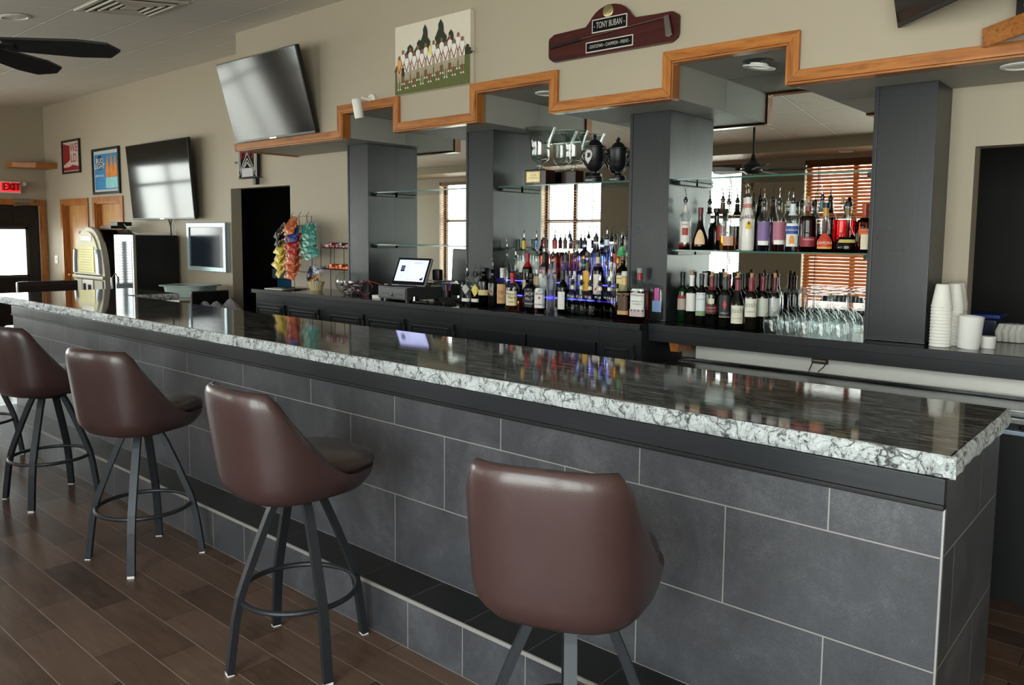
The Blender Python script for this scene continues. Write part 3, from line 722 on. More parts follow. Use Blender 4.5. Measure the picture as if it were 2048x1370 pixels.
struct(b.obj('door_blind', W['white'], d, smooth=False))
t = thing('door_closer', 'grey hydraulic closer arm above the dark entrance door', 'door closer', (E_ + .01, 4.3, 2.11))
B().box(.011, .06, -.13, .13, -.025, .03, bev=.006).obj('body', plain('8d8882', .35, .6), t)
B().tube([(.04, .02, -.02), (.06, .0, -.05), (.05, -.14, -.075)], .009, 8).obj('arm', plain('8d8882', .35, .6), t)
# exit sign
t = thing('exit_sign', 'lit red and white exit sign above the dark entrance door', 'exit sign', (E_ + .002, 4.13, 2.22))
B().box(0, .045, -.17, .15, 0, .185, bev=.008).obj('housing', plain('d9d4cc', .4), t)
B().box(.0455, .047, -.125, .125, .022, .163).obj('face', plain('ff2a33', .4, emit=1.1), t, smooth=False)
b = B(); b.mesh(text_mesh('EXIT', .0, 1.05), Matrix.Translation((.0485, -.0, .092)) @ Matrix.Rotation(PI/2, 4, 'Z') @ Matrix.Rotation(PI/2, 4, 'X') @ Matrix.Diagonal((.115, .16, .1, 1)))
b.obj('lettering', plain('7d0a12', .4), t, smooth=False)
b = B().lathe([(.022, 0), (.03, .03), (.03, .05)], 14, M=Matrix.Translation((.03, .185, .15)) @ Matrix.Rotation(PI/2, 4, 'Y')); b.box(.0, .03, .15, .18, .12, .165)
b.obj('emergency_lamp', W['white'], t)
# oak corner shelf
t = thing('corner_shelf', 'triangular oak shelf in the far corner beside the red framed poster', 'shelf', (E_, YB, 2.6))
B().prism([(.001, -.55), (.30, -.55), (.51, -.30), (.51, -.001), (.001, -.001)], 'z', .0, .075, bev=.004).obj('plank', W['oaky'], t)

# framed posters on the back wall
t = thing('framed_poster', 'dark framed poster of a red barn door and bold red letters', 'poster', (-12.64, YB, 2.75))
def frame4(t, w, h, bw, y0, y1, mat, name='frame', bev=.004):
    b = B()
    for q in ((-w, -w + bw, -h, h), (w - bw, w, -h, h), (-w + bw, w - bw, -h, -h + bw), (-w + bw, w - bw, h - bw, h)): b.box(q[0], q[1], y0, y1, q[2], q[3], bev=bev)
    return b.obj(name, mat, t)
frame4(t, .33, .245, .03, -.03, -.001, plain('2a1512', .4))
B().box(-.30, .30, -.012, -.001, -.215, .215).obj('print', plain('cbb5ad', .5), t, smooth=False)
cr = plain('8c1620', .5)
b = B(); b.prism([(-.29, .2), (-.05, .16), (-.05, -.05), (-.29, -.12)], 'y', -.014, -.0121); b.prism([(-.3, -.2), (.28, -.2), (.28, -.15), (.05, -.12), (-.1, -.15), (-.3, -.15)], 'y', -.0139, -.0121)
b.obj('barn_picture', cr, t, smooth=False)
b = B(); b.mesh(text_mesh('WE', 0), FACE(.10, -.0135, .12, .17, 1.1)); b.mesh(text_mesh('LD.', 0), FACE(.11, -.0135, -.03, .17, 1.1)); b.obj('lettering', cr, t, smooth=False)
t = thing('framed_poster', 'black framed blue beer poster with three amber bottles', 'poster', (-11.44, YB, 2.485))
frame4(t, .44, .315, .035, -.03, -.001, W['blk'])
B().box(-.405, .405, -.010, -.001, -.28, .28).obj('mat_board', plain('b8bcbc', .5), t, smooth=False)
B().box(-.375, .375, -.012, -.0095, -.25, .235).obj('print', plain('2f7fb5', .35, var=.45, scale=4), t, smooth=False)
b = B()
for k, (x, s) in enumerate(((.05, .93), (.18, 1.0), (.30, .9))):
    pr = [(.018, .22), (.02, .14), (.055, .05), (.06, .0), (.062, -.09)]
    b.prism([(x - r_, z * s) for r_, z in pr] + [(x + r_, z * s) for r_, z in reversed(pr)], 'y', -.0142 - .0006 * k, -.0121)
b.obj('bottle_picture', plain('d8822f', .35, var=.35, scale=20), t, smooth=False)
b = B()
for k, x in enumerate((.05, .18, .30)): b.prism([(x - .062, -.09), (x + .062, -.09), (x + .066, -.235), (x - .066, -.235)], 'y', -.0142 - .0006 * k, -.0121)
b.obj('ice_picture', plain('8fd0d6', .3, var=.4, scale=40), t, smooth=False)
B().lathe([(.0, 0), (.10, .0), (.10, .002)], 24, M=Matrix.Translation((-.2, -.0121, .12)) @ Matrix.Rotation(PI/2, 4, 'X')).obj('crest_picture', plain('15324f', .4), t)
b = B(); b.mesh(text_mesh('BUD', 0), FACE(-.2, -.0148, .145, .095, 1.3)); b.mesh(text_mesh('LIGHT', 0), FACE(-.2, -.0148, .07, .095, 1.25)); b.mesh(text_mesh('HERE WE GO', 0), FACE(-.22, -.0135, -.06, .04, 1.2)); b.obj('lettering', W['white'], t, smooth=False)

# televisions
def tv(lab, cx, cy, cz, w, h, tilt, rz=0, back=.0):
    t = thing('wall_television', lab, 'television', (cx, cy, cz), rot=(tilt, 0, rz))
    b = B(); b.box(-w/2, w/2, -.012, .03, -h/2, h/2, bev=.005); b.box(-w/2 + .12, w/2 - .12, .028, .07, -h/2 + .1, h/2 - .15, bev=.02); b.obj('housing', W['tvframe'], t)
    B().box(-w/2 + .009, w/2 - .009, -.014, -.0115, -h/2 + .022, h/2 - .009).obj('screen', W['tv'], t, smooth=False)
    B().box(-.05, .05, -.0145, -.012, -h/2 + .004, -h/2 + .014).obj('logo_plate', W['chrome'], t, smooth=False)
    return t
t = tv('large flat television on the cream wall beside the beer poster', -9.58, 4.49, 2.27, 1.61, .93, .075)
B().box(-.2, .2, .07, .135, -.2, .2).obj('wall_mount', W['blk'], t, smooth=False)
t = tv('flat television tilted above the left end of the oak trim', -6.19, 3.84, 2.815, 1.245, .705, .265)
B().box(-.15, .15, .07, .125, -.1, .12).obj('wall_mount', W['blk'], t, smooth=False)
t = tv('flat television cut by the top right edge of the picture', -.725, 3.42, 2.575 + .33, 1.15, .66, .2, -PI/4)
B().box(-.15, .15, .07, .42, -.1, .1).obj('wall_mount', W['blk'], t, smooth=False)
# cables under the big TV
t = thing('television_cables', 'black and white cables hanging below the large wall television', 'cables', (-9.6, 4.6, 1.62))
B().tube([(.0, 0, .2), (.03, .01, .1), (.06, .0, 0), (.0, .01, -.05)], .008, 6).tube([(.07, 0, .2), (.03, .01, .08), (.05, .0, .0)], .007, 6).obj('black_cable', W['blk'], t)
B().tube([(.12, 0, .2), (.16, .01, .1), (.14, .01, .03), (.2, .0, -.03)], .006, 6).obj('white_cable', W['white'], t)
# silver framed screen
t = thing('wall_screen', 'silver framed dark screen on the wall left of the doorway', 'screen', (-8.68, YB, 1.485))
frame4(t, .445, .28, .055, -.06, -.001, plain('b9cbd0', .3, .4), bev=.008)
B().box(-.395, .395, -.045, -.02, -.23, .23).obj('screen', plain('1a2330', .12, 0, .1, .6), t, smooth=False)
# neon beer sign
t = thing('neon_sign', 'small black neon sign with nested white and red chevrons, under the bulkhead', 'neon sign', (-7.74, YB, 2.42))
B().box(-.19, .19, -.05, -.03, -.18, .18).obj('panel', W['blkgloss'], t, smooth=False)
b = B()
for k, (w_, zt) in enumerate(((.175, .0), (.145, .03))): b.tube([(-w_, -.06, .17), (-w_, -.06, -.17 + .0 * k + k * .06), (0, -.06, .02 + k * .06), (w_, -.06, -.17 + k * .06), (w_, -.06, .17)], .006, 6)
b.tube([(-.06, -.06, -.07), (0, -.06, -.02), (.06, -.06, -.07)], .006, 6); b.obj('white_tubes', plain('eceae6', .3), t)
b = B()
for w_, z0 in ((.11, .0), (.08, .06)): b.tube([(-w_, -.06, .17), (-w_, -.06, .02 + z0), (0, -.06, .10 + z0 * .5), (w_, -.06, .02 + z0), (w_, -.06, .17)], .006, 6)
b.obj('red_tubes', plain('c0303a', .3), t)
B().box(-.11, .11, -.062, -.05, -.17, -.08).obj('name_plate', plain('a9a4a8', .4), t, smooth=False)
b = B(); b.tube([(-.23, -.03, -.185), (.24, -.03, -.185)], .004, 6); b.box(.13, .19, -.08, -.03, -.26, -.19, bev=.006); b.box(-.27, -.2, -.05, -.03, -.02, .0); b.box(-.02, .02, -.045, 0, .0, .03); b.obj('bracket', W['blk'], t)

# canvas photograph of a golf team
t = thing('team_photo_canvas', 'canvas photograph of a golf team in white shirts on green grass', 'photo', (-4.20, YF, 2.915))
B().box(-.385, .385, -.04, -.001, -.245, .245, bev=.002).obj('canvas', plain('d9cfc0', .7), t)
b = B(); Y0, Y1 = -.0425, -.0398
b.m = 0; b.prism([(-.384, -.244), (.384, -.244), (.384, -.03), (.2, -.06), (-.1, -.07), (-.384, -.08)], 'y', Y0, Y1)
b.m = 1
def tree(x, z0, z1, w_, y):
    pts = []
    n = 9
    for k in range(n + 1):
        f = k / n; ww = w_ * (1 - f) ** .7 * (.75 + .5 * ((k * 7) % 3) / 2); pts.append((x + ww, z0 + (z1 - z0) * f))
    for k in range(n, -1, -1):
        f = k / n; ww = w_ * (1 - f) ** .7 * (.75 + .5 * ((k * 5 + 1) % 3) / 2); pts.append((x - ww - .0005, z0 + (z1 - z0) * f))
    b.prism(pts, 'y', y, y + .0015)
tree(-.22, -.07, .10, .10, -.0432); tree(-.12, -.06, .12, .09, -.0434); tree(-.06, -.06, .215, .075, -.0436); tree(.10, -.05, .225, .085, -.0438); tree(.2, -.05, .14, .075, -.0433); tree(.36, -.05, .02, .05, -.0431); tree(.27, -.05, .08, .05, -.0432); tree(-.36, -.08, -.03, .03, -.0431)
skin = 3
for k in range(17):
    x = -.335 + k * .0405; up = .035 * (k % 2) + .045 * k / 16; y = -.0442 - .0004 * ((k + 1) % 2) - .00001 * k
    zz = -.055 + up - .01
    b.m = 4 if k == 0 else 2; b.prism([(x - .026, zz - .03), (x + .026, zz - .03), (x + .022, zz + .055), (x + .008, zz + .068), (x - .008, zz + .068), (x - .022, zz + .055)], 'y', y, y + .0006)
    b.m = 3; b.prism([(x - .011, zz + .066), (x + .011, zz + .066), (x + .012, zz + .09), (x, zz + .098), (x - .012, zz + .09)], 'y', y - .0002, y + .0004)
    b.prism([(x - .028, zz + .03), (x - .02, zz + .03), (x + .004, zz - .028), (x - .006, zz - .03)], 'y', y - .0003, y); b.prism([(x + .028, zz + .03), (x + .02, zz + .03), (x - .004, zz - .028), (x + .006, zz - .03)], 'y', y - .0003, y)
    b.m = 5 if k != 1 else 6; b.prism([(x - .024, zz - .028), (x + .024, zz - .028), (x + .022, zz - .09), (x + .003, zz - .09), (x, zz - .05), (x - .003, zz - .09), (x - .022, zz - .09)], 'y', y + .0001, y + .0007)
    b.m = 3 if k % 3 else 5; b.prism([(x - .017, zz - .09), (x - .006, zz - .09), (x - .007, zz - .14), (x - .015, zz - .14)], 'y', y + .0001, y + .0006); b.prism([(x + .006, zz - .09), (x + .017, zz - .09), (x + .015, zz - .14), (x + .007, zz - .14)], 'y', y + .0001, y + .0006)
    b.m = 2; b.prism([(x - .02, zz - .15), (x - .006, zz - .15), (x - .007, zz - .138), (x - .015, zz - .138)], 'y', y, y + .0006); b.prism([(x + .006, zz - .15), (x + .02, zz - .15), (x + .015, zz - .138), (x + .007, zz - .138)], 'y', y, y + .0006)
b.m = 7; b.prism([(-.02, .0), (.015, .0), (.0, .06), (-.015, .06)], 'y', -.0462, -.0455)
b.obj('print', [plain('5b6032', .8, var=.15), plain('2b3320', .8, var=.5, scale=90), plain('e5dfdc', .8), plain('8a5a45', .8), plain('e0a25a', .8), plain('a89a84', .8, var=.2), plain('25242a', .8), plain('e3dc62', .8)], t, smooth=False)

# memorial plaque with golf club
t = thing('memorial_plaque', 'dark cherry wood plaque with an iron golf club and two engraved plates', 'plaque', (-2.70, YF, 2.80))
hw, hh_ = .455, .085
pts = [(-hw, -.05), (-hw + .012, -.056), (-hw + .035, -hh_ + .004), (-hw + .05, -hh_), (hw - .05, -hh_), (hw - .035, -hh_ + .004), (hw - .012, -.056), (hw, -.05), (hw, .055), (hw - .012, .06), (hw - .035, hh_ - .004), (hw - .05, hh_)]
for k in range(13):
    a = math.radians(12 + 156 * k / 12); pts.append((.165 * math.cos(a), .05 + .145 * math.sin(a)))
pts[12] = (.17, hh_); pts[24] = (-.17, hh_)
pts += [(-hw + .05, hh_), (-hw + .035, hh_ - .004), (-hw + .012, .06), (-hw, .055)]
ch = m_oak('cherry_wood', 'X', '2a0c0a', '43120f', '571b15', .3)
B().prism(pts, 'y', -.024, -.001, bev=.005).obj('board', ch, t)
def plate(z, w_, h_, s, sz, sx, sp=1.0, x=0):
    B().box(x - w_/2, x + w_/2, -.0275, -.024, z - h_/2, z + h_/2).obj('plate_border', plain('d9d6d4', .35, .3), t, smooth=False)
    B().box(x - w_/2 + .006, x + w_/2 - .006, -.029, -.0273, z - h_/2 + .006, z + h_/2 - .006).obj('name_plate', W['blkgloss'], t, smooth=False)
    p = [c for c in COL.objects if c.parent == t][-1]
    fx, fy = fit(s, w_ * .88, sz)
    B().mesh(text_mesh(s), Matrix.Translation((x, -.0296, z)) @ Matrix.Rotation(PI/2, 4, 'X') @ Matrix.Diagonal((fx, fy, 1, 1))).obj('engraving', plain('b9b4ae', .4), p, smooth=False)
plate(.083, .245, .078, '- TONY BUBAN -', .036, .95)
plate(-.034, .33, .062, '- GENTLEMAN ~ CHAMPION ~ FRIEND -', .02, .66)
b = B().lathe([(.0, 0), (.036, 0), (.036, .004), (.03, .007), (.0, .007)], 28, M=Matrix.Translation((-.01, -.024, .158)) @ Matrix.Rotation(PI/2, 4, 'X')); b.obj('medallion', plain('a89a72', .3, .8, .3, bump=.6, scale=60), t)
B().tube([(-.43, -.034, .005), (-.2, -.034, .022)], .007, 8).obj('club_grip', W['blk'], t)
B().tube([(-.2, -.034, .022), (.385, -.034, .055)], [.0032, .0026], 8).obj('club_shaft', W['chrome'], t)
B().prism([(.37, .06), (.40, .062), (.425, -.045), (.41, -.058), (.385, -.05)], 'y', -.044, -.028, bev=.003).obj('club_head', plain('8d8680', .3, .9), t)

# security camera
t = thing('security_camera', 'white bullet security camera mounted above the first oak notch', 'security camera', (-4.93, YF - .022, 2.665))
B().lathe([(.045, 0), (.045, .012), (.03, .018)], 20, M=Matrix.Translation((.03, .02, .01)) @ Matrix.Rotation(PI/2, 4, 'X')).obj('mount_disc', W['white'], t)
B().tube([(.03, .0, .01), (.0, -.05, .02), (-.01, -.075, .0)], .014, 10).obj('arm', W['white'], t)
c = B().lathe([(.0, -.085), (.033, -.085), (.036, -.07), (.036, .05), (.03, .062), (.0, .066)], 20, M=Matrix.Translation((-.01, -.09, -.05)) @ Matrix.Rotation(R_(12), 4, 'X')).obj('camera_body', W['white'], t)
B().lathe([(.0, -.088), (.028, -.088), (.031, -.084)], 20, M=Matrix.Translation((-.01, -.09, -.05)) @ Matrix.Rotation(R_(12), 4, 'X')).obj('lens_face', W['blk'], t)

# diagonal oak shelf at the right and the box on it
t = thing('oak_corner_shelf', 'oak shelf projecting diagonally from the bulkhead at the top right', 'shelf', (-.775, YF - .03, 2.462))
d_ = Vector((.7071, -.7071, 0)); n_ = Vector((.7071, .7071, 0))
q = [Vector((0, 0, 0)), d_ * 1.25, d_ * 1.25 + n_ * .42, n_ * .02 + Vector((.08, .022, 0))]
B().prism([(p.x, p.y) for p in q], 'z', .06, .082, bev=.002).obj('board', W['oak'], t)
B().box(0, 1.25, -.001, .024, 0, .083, bev=.006, M=Matrix.Rotation(-PI/4, 4, 'Z')).obj('front_lip', W['oak'], t)
t = thing('cable_box', 'black electronics box standing on the diagonal oak shelf', 'electronics box', (-.775 + .7071 * .28 + .06, YF - .03 - .7071 * .28 + .06, 2.545), -PI/4)
B().box(-.17, .3, -.02, .16, 0, .11, bev=.006).obj('case', plain('17181b', .35), t)
B().box(-.12, -.1, -.0215, -.02, .05, .06).obj('lamp', plain('6a8cff', .3), t, smooth=False)

# recessed lights, vents, fans
def can(lab, x, y, z, ring=.085, normal=None, tilt=0):
    t = thing('recessed_light', lab, 'ceiling light', (x, y, z), rot=(tilt, 0, 0))
    B().lathe([(ring * .72, -.002), (ring * .8, -.010), (ring, -.006), (ring, .0)], 28, cap0=False, cap1=False).obj('trim_ring', W['white'], t)
    B().lathe([(.0, -.003), (ring * .73, -.003), (ring * .73, -.0015)], 28).obj('lens', plain('c9c3b8', .3), t)
    return t
th = math.atan(SL)
can('round recessed light in the sloped ceiling left of the vent', -6.79, 2.13, ceil_z(2.13) - .002, .11, tilt=th)
can('round recessed light in the middle notch of the bulkhead', -3.43, 4.29, ZH - .002, .085)
can('round recessed light under the bulkhead at the right edge', -.66, 4.2, ZL - .002, .085)
can('round recessed light above the closed orange blind', -3.45, -1.05, 2.736, .085)
can('round recessed light in the window soffit opposite the register', -9.3, -1.05, 2.736, .085)
can('round recessed light in the ceiling above the right notch', -2.9, 1.75, ceil_z(1.75) - .002, .10, tilt=th)
t = thing('recessed_light', 'loose recessed light hanging askew in the right notch', 'ceiling light', (-1.915, 4.25, ZH - .001))
B().lathe([(.0, -.001), (.082, -.001), (.082, .0)], 24).obj('open_can', W['blk'], t)
B().lathe([(.05, .0), (.055, -.02), (.085, -.024), (.088, -.018), (.055, -.012)], 28, M=Matrix.Translation((.012, -.008, -.018)) @ Matrix.Rotation(R_(9), 4, 'Y')).obj('trim_ring', W['white'], t)
B().tube([(.02, .0, 0), (.03, .01, -.02)], .003, 6).obj('spring_clip', W['chrome'], t)
t = thing('ceiling_vent', 'square louvred air vent in the sloped ceiling', 'vent', (-6.09, 2.685, ceil_z(2.685) - .001), rot=(th, 0, 0))
b = B(); s_ = .295
for k, (a, z) in enumerate(((s_, 0), (.235, -.012), (.175, -.012), (.115, -.012))):
    i_ = a - (.035 if k == 0 else .016)
    for q in ((-a, -i_, -a, a), (i_, a, -a, a), (-i_, i_, -a, -i_), (-i_, i_, i_, a)): b.box(q[0], q[1], q[2], q[3], z - .012, z if k else 0, bev=.002)
b.box(-.06, .06, -.06, .06, -.02, -.012, bev=.003)
b.obj('louvres', plain('c4bcb0', .5), t)
B().box(-.27, .27, -.27, .27, -.0025, -.0005).obj('backing', plain('55504a', .7), t, smooth=False)
def fan(lab, x, y, zb, rot):
    t = thing('ceiling_fan', lab, 'ceiling fan', (x, y, zb), rot)
    zt = ceil_z(y) - zb
    B().tube([(0, 0, .14), (0, 0, zt)], .0135, 10).obj('downrod', W['blk'], t)
    B().lathe([(.03, zt - .06), (.06, zt - .03), (.065, zt)], 20).obj('canopy', W['blk'], t)
    B().lathe([(.0, -.05), (.06, -.05), (.11, -.02), (.115, .01), (.10, .05), (.05, .08), (.03, .11), (.018, .16), (.0, .16)], 28).obj('motor', W['blk'], t)
    for k in range(5):
        M = Matrix.Rotation(2 * PI * k / 5, 4, 'Z') @ Matrix.Rotation(R_(-15), 4, 'X')
        o = B().prism([(.16, -.05), (.44, -.07), (.55, -.055), (.59, .0), (.54, .062), (.42, .07), (.16, .05)], 'z', -.005, .005, bev=.002, M=M).obj('blade', plain('151517', .5), t)
        B().box(.09, .2, -.018, .018, -.012, -.004, M=M).obj('blade_iron', W['blk'], o)
    B().lathe([(.0, -.20), (.012, -.19), (.03, -.17), (.08, -.13), (.1, -.105), (.095, -.105), (.0, -.16)], 24).obj('bowl_shade', thin_glass('fan_bowl', 'd8d2c4', 1.5, .1), t)
    B().lathe([(.0, -.222), (.008, -.215), (.014, -.2), (.0, -.19)], 12).tube([(0, 0, -.2), (0, 0, -.04)], .006, 6).obj('finial', W['blk'], t)
fan('black five-blade ceiling fan at the top left of the picture', -3.75, .975, 2.385, R_(54))
# ------------------------------------------------------------------ bottles
GL = {}
def glass(col, rough=0.0):
    k = (col, rough)
    if k not in GL: GL[k] = plain(col, rough, trans=1, ior=1.4, spec=.5, name='glass_' + col)
    return GL[k]
CLEAR = 'f3f7f6'
def liquid(col, rough):
    c = lin(col)
    if min(c[:3]) > .42 and not rough:
        if col not in GL: GL[col] = thin_glass('clear_glass_' + col, col, 1.5, .03)
        return GL[col]
    return glass(col, rough)
SH = {  # body radius, shoulder start, shoulder end, neck radius, height, superellipse exponent of the body, shoulder roundness
    'std': (.0375, .175, .222, .0145, .285, 2, .6), 'tall': (.0365, .185, .245, .014, .305, 2, .55), 'slim': (.033, .20, .26, .0135, .315, 2, .5),
    'squat': (.047, .12, .175, .015, .235, 2.3, .7), 'square': (.040, .155, .19, .0155, .255, 5, .75), 'squareL': (.052, .20, .245, .0165, .325, 4.5, .75),
    'jug': (.05, .15, .215, .0165, .30, 3.2, .75), 'shoulder': (.043, .185, .215, .0155, .265, 2, .85), 'dome': (.046, .175, .225, .016, .285, 2, .85),
    'bell': (.05, .06, .18, .0145, .25, 2, .1), 'ball': (.058, .055, .15, .0135, .255, 2, .35), 'malibu': (.037, .185, .27, .0165, .315, 2, .35),
    'flat': (.040, .15, .18, .014, .235, 4, .85), 'wine': (.0375, .185, .225, .0145, .30, 2, .8), 'burg': (.041, .15, .235, .0145, .30, 2, .3), 'mini': (.034, .13, .17, .013, .215, 3.2, .75), 'vase': (.03, .22, .27, .012, .33, 2, .3)}
BM = {}
def rad(sh, a, z):
    Rb, z1, z2, rn, h, e, _ = SH[sh]
    if e == 2: return Rb
    return Rb * (abs(math.cos(a)) ** e + abs(math.sin(a)) ** e) ** (-1 / e)
def body_prof(sh):
    Rb, z1, z2, rn, h, e, k = SH[sh]
    pr = [(Rb * .9, 0, e), (Rb, .006, e), (Rb, z1 * .5, e), (Rb, z1, e)]
    for f in (.18, .36, .54, .72, .88, 1.0):
        rr = rn + (Rb - rn) * ((1 - f ** (1 / (1 - k * .62))) if k > .5 else (1 - f) ** (1.0 + (.5 - k)))
        pr.append((max(rn, rr), z1 + (z2 - z1) * f, e + (2 - e) * f))
    pr += [(rn * .95, z2 + (h - z2) * .75, 2), (rn * 1.08, z2 + (h - z2) * .8, 2), (rn * 1.08, h, 2)]
    return pr
def body_mesh(sh, lev):
    pr = body_prof(sh); seg = 20 if SH[sh][5] == 2 else 28
    lo = [p for p in pr if p[1] <= lev]; hi = [p for p in pr if p[1] > lev]
    b = B()
    if lev > .01 and hi:
        a, c = lo[-1], hi[0]; f = (lev - a[1]) / (c[1] - a[1]); mid = tuple(a[i] + (c[i] - a[i]) * f for i in range(3))
        lo = lo + [mid]; hi = [mid] + hi
        b.m = 0; b.lathe([(p[0], p[1]) for p in lo], seg, expo=[p[2] for p in lo], cap1=False)
        b.m = 1; b.lathe([(p[0], p[1]) for p in hi], seg, expo=[p[2] for p in hi], cap0=False)
    else:
        b.m = 1; b.lathe([(p[0], p[1]) for p in pr], seg, expo=[p[2] for p in pr])
    return b
def neck_r(sh, z):
    pr = body_prof(sh)
    for a, c in zip(pr, pr[1:]):
        if a[1] <= z <= c[1]: return a[0] + (c[0] - a[0]) * (z - a[1]) / max(1e-6, c[1] - a[1])
    return pr[-1][0]
def patch(sh, az, half, z0, z1, off=.0009, shape=None):
    b = B(); n = 11
    def fn(u, v):
        a = az + half * (2 * u - 1); zz = z0 + (z1 - z0) * v
        if shape == 'arch' and v > .5: zz = z0 + (z1 - z0) * (.5 + (v - .5) * 2 * (.5 * math.sqrt(max(0, 1 - (2 * u - 1) ** 2)) ))
        if shape == 'diamond': zz = (z0 + z1) / 2 + (z1 - z0) * (v - .5) * max(.02, 1 - abs(2 * u - 1))
        r_ = (rad(sh, a, zz) if zz <= SH[sh][1] + .001 else neck_r(sh, zz)) + off
        return (r_ * math.cos(a), r_ * math.sin(a), zz)
    b.grid(fn, n, 5); return b
def curved_text(sh, az, s, z, size, off=.0016, sx=1, arc=0):
    me = text_mesh(s); b = B(); b.mesh(me, Matrix.Identity(4)); r0_ = SH[sh][0]
    for v in b.bm.verts:
        x, y = v.co.x * size * sx, v.co.y * size; zz = z + y - arc * x * x; a = az + x / r0_; r_ = rad(sh, a, zz) + off; v.co = (r_ * math.cos(a), r_ * math.sin(a), zz)
    return b
def bottle(lab, cat, loc, sh, gcol, liq, lev, labels=(), top=('cap', '1a1a1a'), neck=None, az=None, text=(), group=None, name='liquor_bottle', rough=0.0, opaque=None, rz=0):
    """labels: (colour, z0, z1, half angle, shape); neck: (colour, z0, z1); text: (string, z, size, colour)"""
    t = thing(name, lab, cat, loc, rz, group)
    h = SH[sh][4]; az = az if az is not None else -PI/2 + R.uniform(.25, .6)
    key = (sh, round(lev, 3)); mats = (liq, gcol, rough, opaque)
    kk = key + mats
    if kk not in BM:
        if opaque: mm = [opaque, opaque]
        else: mm = [liquid(liq or gcol, rough), liquid(gcol, rough)]
        BM[kk] = body_mesh(sh, lev).data('bottle_body', mm, ang=60)
    link('bottle_body', BM[kk], t)
    for i, L in enumerate(labels):
        col, z0, z1, half = L[:4]; shp = L[4] if len(L) > 4 else None; var = .12
        patch(sh, az, half, z0, z1, .0009 + .0006 * i, shp).obj('paper_label', plain(col, .5, 0, var, scale=60), t, ang=80)
    lab_o = [c for c in COL.objects if c.parent == t][-1] if labels else t
    for s, z, size, col, *o in text:
        curved_text(sh, az, s, z, size, .0022 + .0006 * len(labels), *(o or [1])).obj('printing', plain(col, .5), lab_o if labels else t, smooth=False)
    if neck:
        z0, z1 = neck[1] * h, neck[2] * h; n_ = 6
        pr = [(neck_r(sh, z0 + (z1 - z0) * i / n_) + .0008, z0 + (z1 - z0) * i / n_) for i in range(n_ + 1)]
        B().lathe(pr, 16, cap0=False, cap1=neck[2] >= .99).obj('neck_wrap', plain(neck[0], .35, 0, .1), t, ang=70)
    rn = SH[sh][3]
    k = top[0]
    if k == 'cap': B().lathe([(rn * 1.12, h - .022), (rn * 1.14, h - .02), (rn * 1.14, h + .006), (rn * 1.0, h + .009)], 16).obj('cap', plain(top[1], .35), t)
    elif k == 'bigcap': B().lathe([(rn * 1.3, h - .004), (rn * 1.42, h - .002), (rn * 1.42, h + .02), (rn * 1.3, h + .023)], 16).obj('cap', plain(top[1], .4), t)
    elif k == 'cork': B().lathe([(rn * .62, h - .01), (rn * .64, h + .024), (rn * .58, h + .026)], 12).obj('cork', plain('b58a5c', .8, 0, .2, scale=120), t)
    elif k == 'spout':
        key = ('spout', top[1] if len(top) > 1 else 'c8c8c8')
        if key not in BM:
            b = B(); b.m = 0; b.lathe([(.010, -.012), (.012, -.002), (.0155, .0), (.0155, .006), (.010, .009), (.009, .02), (.006, .024)], 12)
            b.m = 1; b.tube([(0, 0, .022), (.001, 0, .045), (.004, 0, .062), (.010, 0, .078)], [.0042, .0036, .003, .0024], 8)
            BM[key] = b.data('pour_spout', [W['blk'], W['chrome'] if key[1] == 'c8c8c8' else plain(key[1], .35)])
        o = link('pour_spout', BM[key], t, (0, 0, h)); o.rotation_euler = (0, 0, R.uniform(-2.6, -.4))
    return t

# stepped, lit stand for the liquor bottles
T1, T2, T3 = 1.1155, 1.226, 1.325
t = thing('bottle_riser', 'two-step black bottle stand glowing blue between the liquor bottles', 'bottle stand', (-3.385, 4.5, 1.1152))
B().box(-.58, .575, -.125, .115, 0, T2 - 1.1156, bev=.003).box(-.58, .575, -.02, .115, .1, T3 - 1.1156, bev=.003).obj('steps', W['blkgloss'], t)
led = plain('3c3cff', .4, emit=5.0, name='blue_led')
B().box(-.57, .565, -.1275, -.1245, .093, .1, bev=0).box(-.57, .565, -.0225, -.0195, .193, .2).obj('light_strip', led, t, smooth=False)
G = 'liquor bottles on the stepped stand'
FR = 'front row of the liquor display'
A_ = '7a3206'; DK = '1d0705'; WH = 'e9e6e0'; CR = 'e5d3a0'
def bb(lab, x, y, z, sh, gcol=CLEAR, liq=None, lev=0, **k): return bottle(lab, 'bottle', (x, y, z), sh, gcol, liq, lev, group=G, **k)
# front row, left to right
bb('flat clear tequila bottle with silver diamond label, leftmost of the liquor display', -4.20, 4.31, T1, 'flat', liq='e9ecec', lev=.14, labels=[(WH, .03, .055, .8), ('b9b9b4', .085, .165, .75, 'diamond')], top=('spout',))
bb('flat tequila bottle with yellow diamond label, second from left in the front row', -4.12, 4.325, T1, 'flat', liq='7a786c', lev=.14, labels=[(WH, .03, .055, .8), ('e2cf62', .07, .17, .8, 'diamond')], top=('spout',))
bb('dark brandy bottle with a cream ribbon label, third from left in the front row', -4.045, 4.33, T1, 'shoulder', '2a1a12', '3a0d08', .15, labels=[('d8c489', .085, .125, 1.0)], top=('bigcap', '1a1a1a'))
bb('black bottle with a gold emblem, fourth from left in the front row', -3.955, 4.33, T1, 'std', opaque=plain('0d0c0d', .12), labels=[('b28a4a', .085, .15, .35, 'diamond'), ('0e0d0d', .1, .135, .12, 'diamond')], top=('spout',))
bb('clear bottle with a kraft brown label and copper oval, in the front row', -3.855, 4.32, T1, 'std', liq='f0efe8', lev=.16, labels=[('c79a66', .035, .175, 1.0)], text=[('1B', .115, .04, '8a3d17'), ('TEXAS', .07, .014, '5a4630')], neck=('e4e2da', .78, .99), top=('cap', 'd7d5cf'))
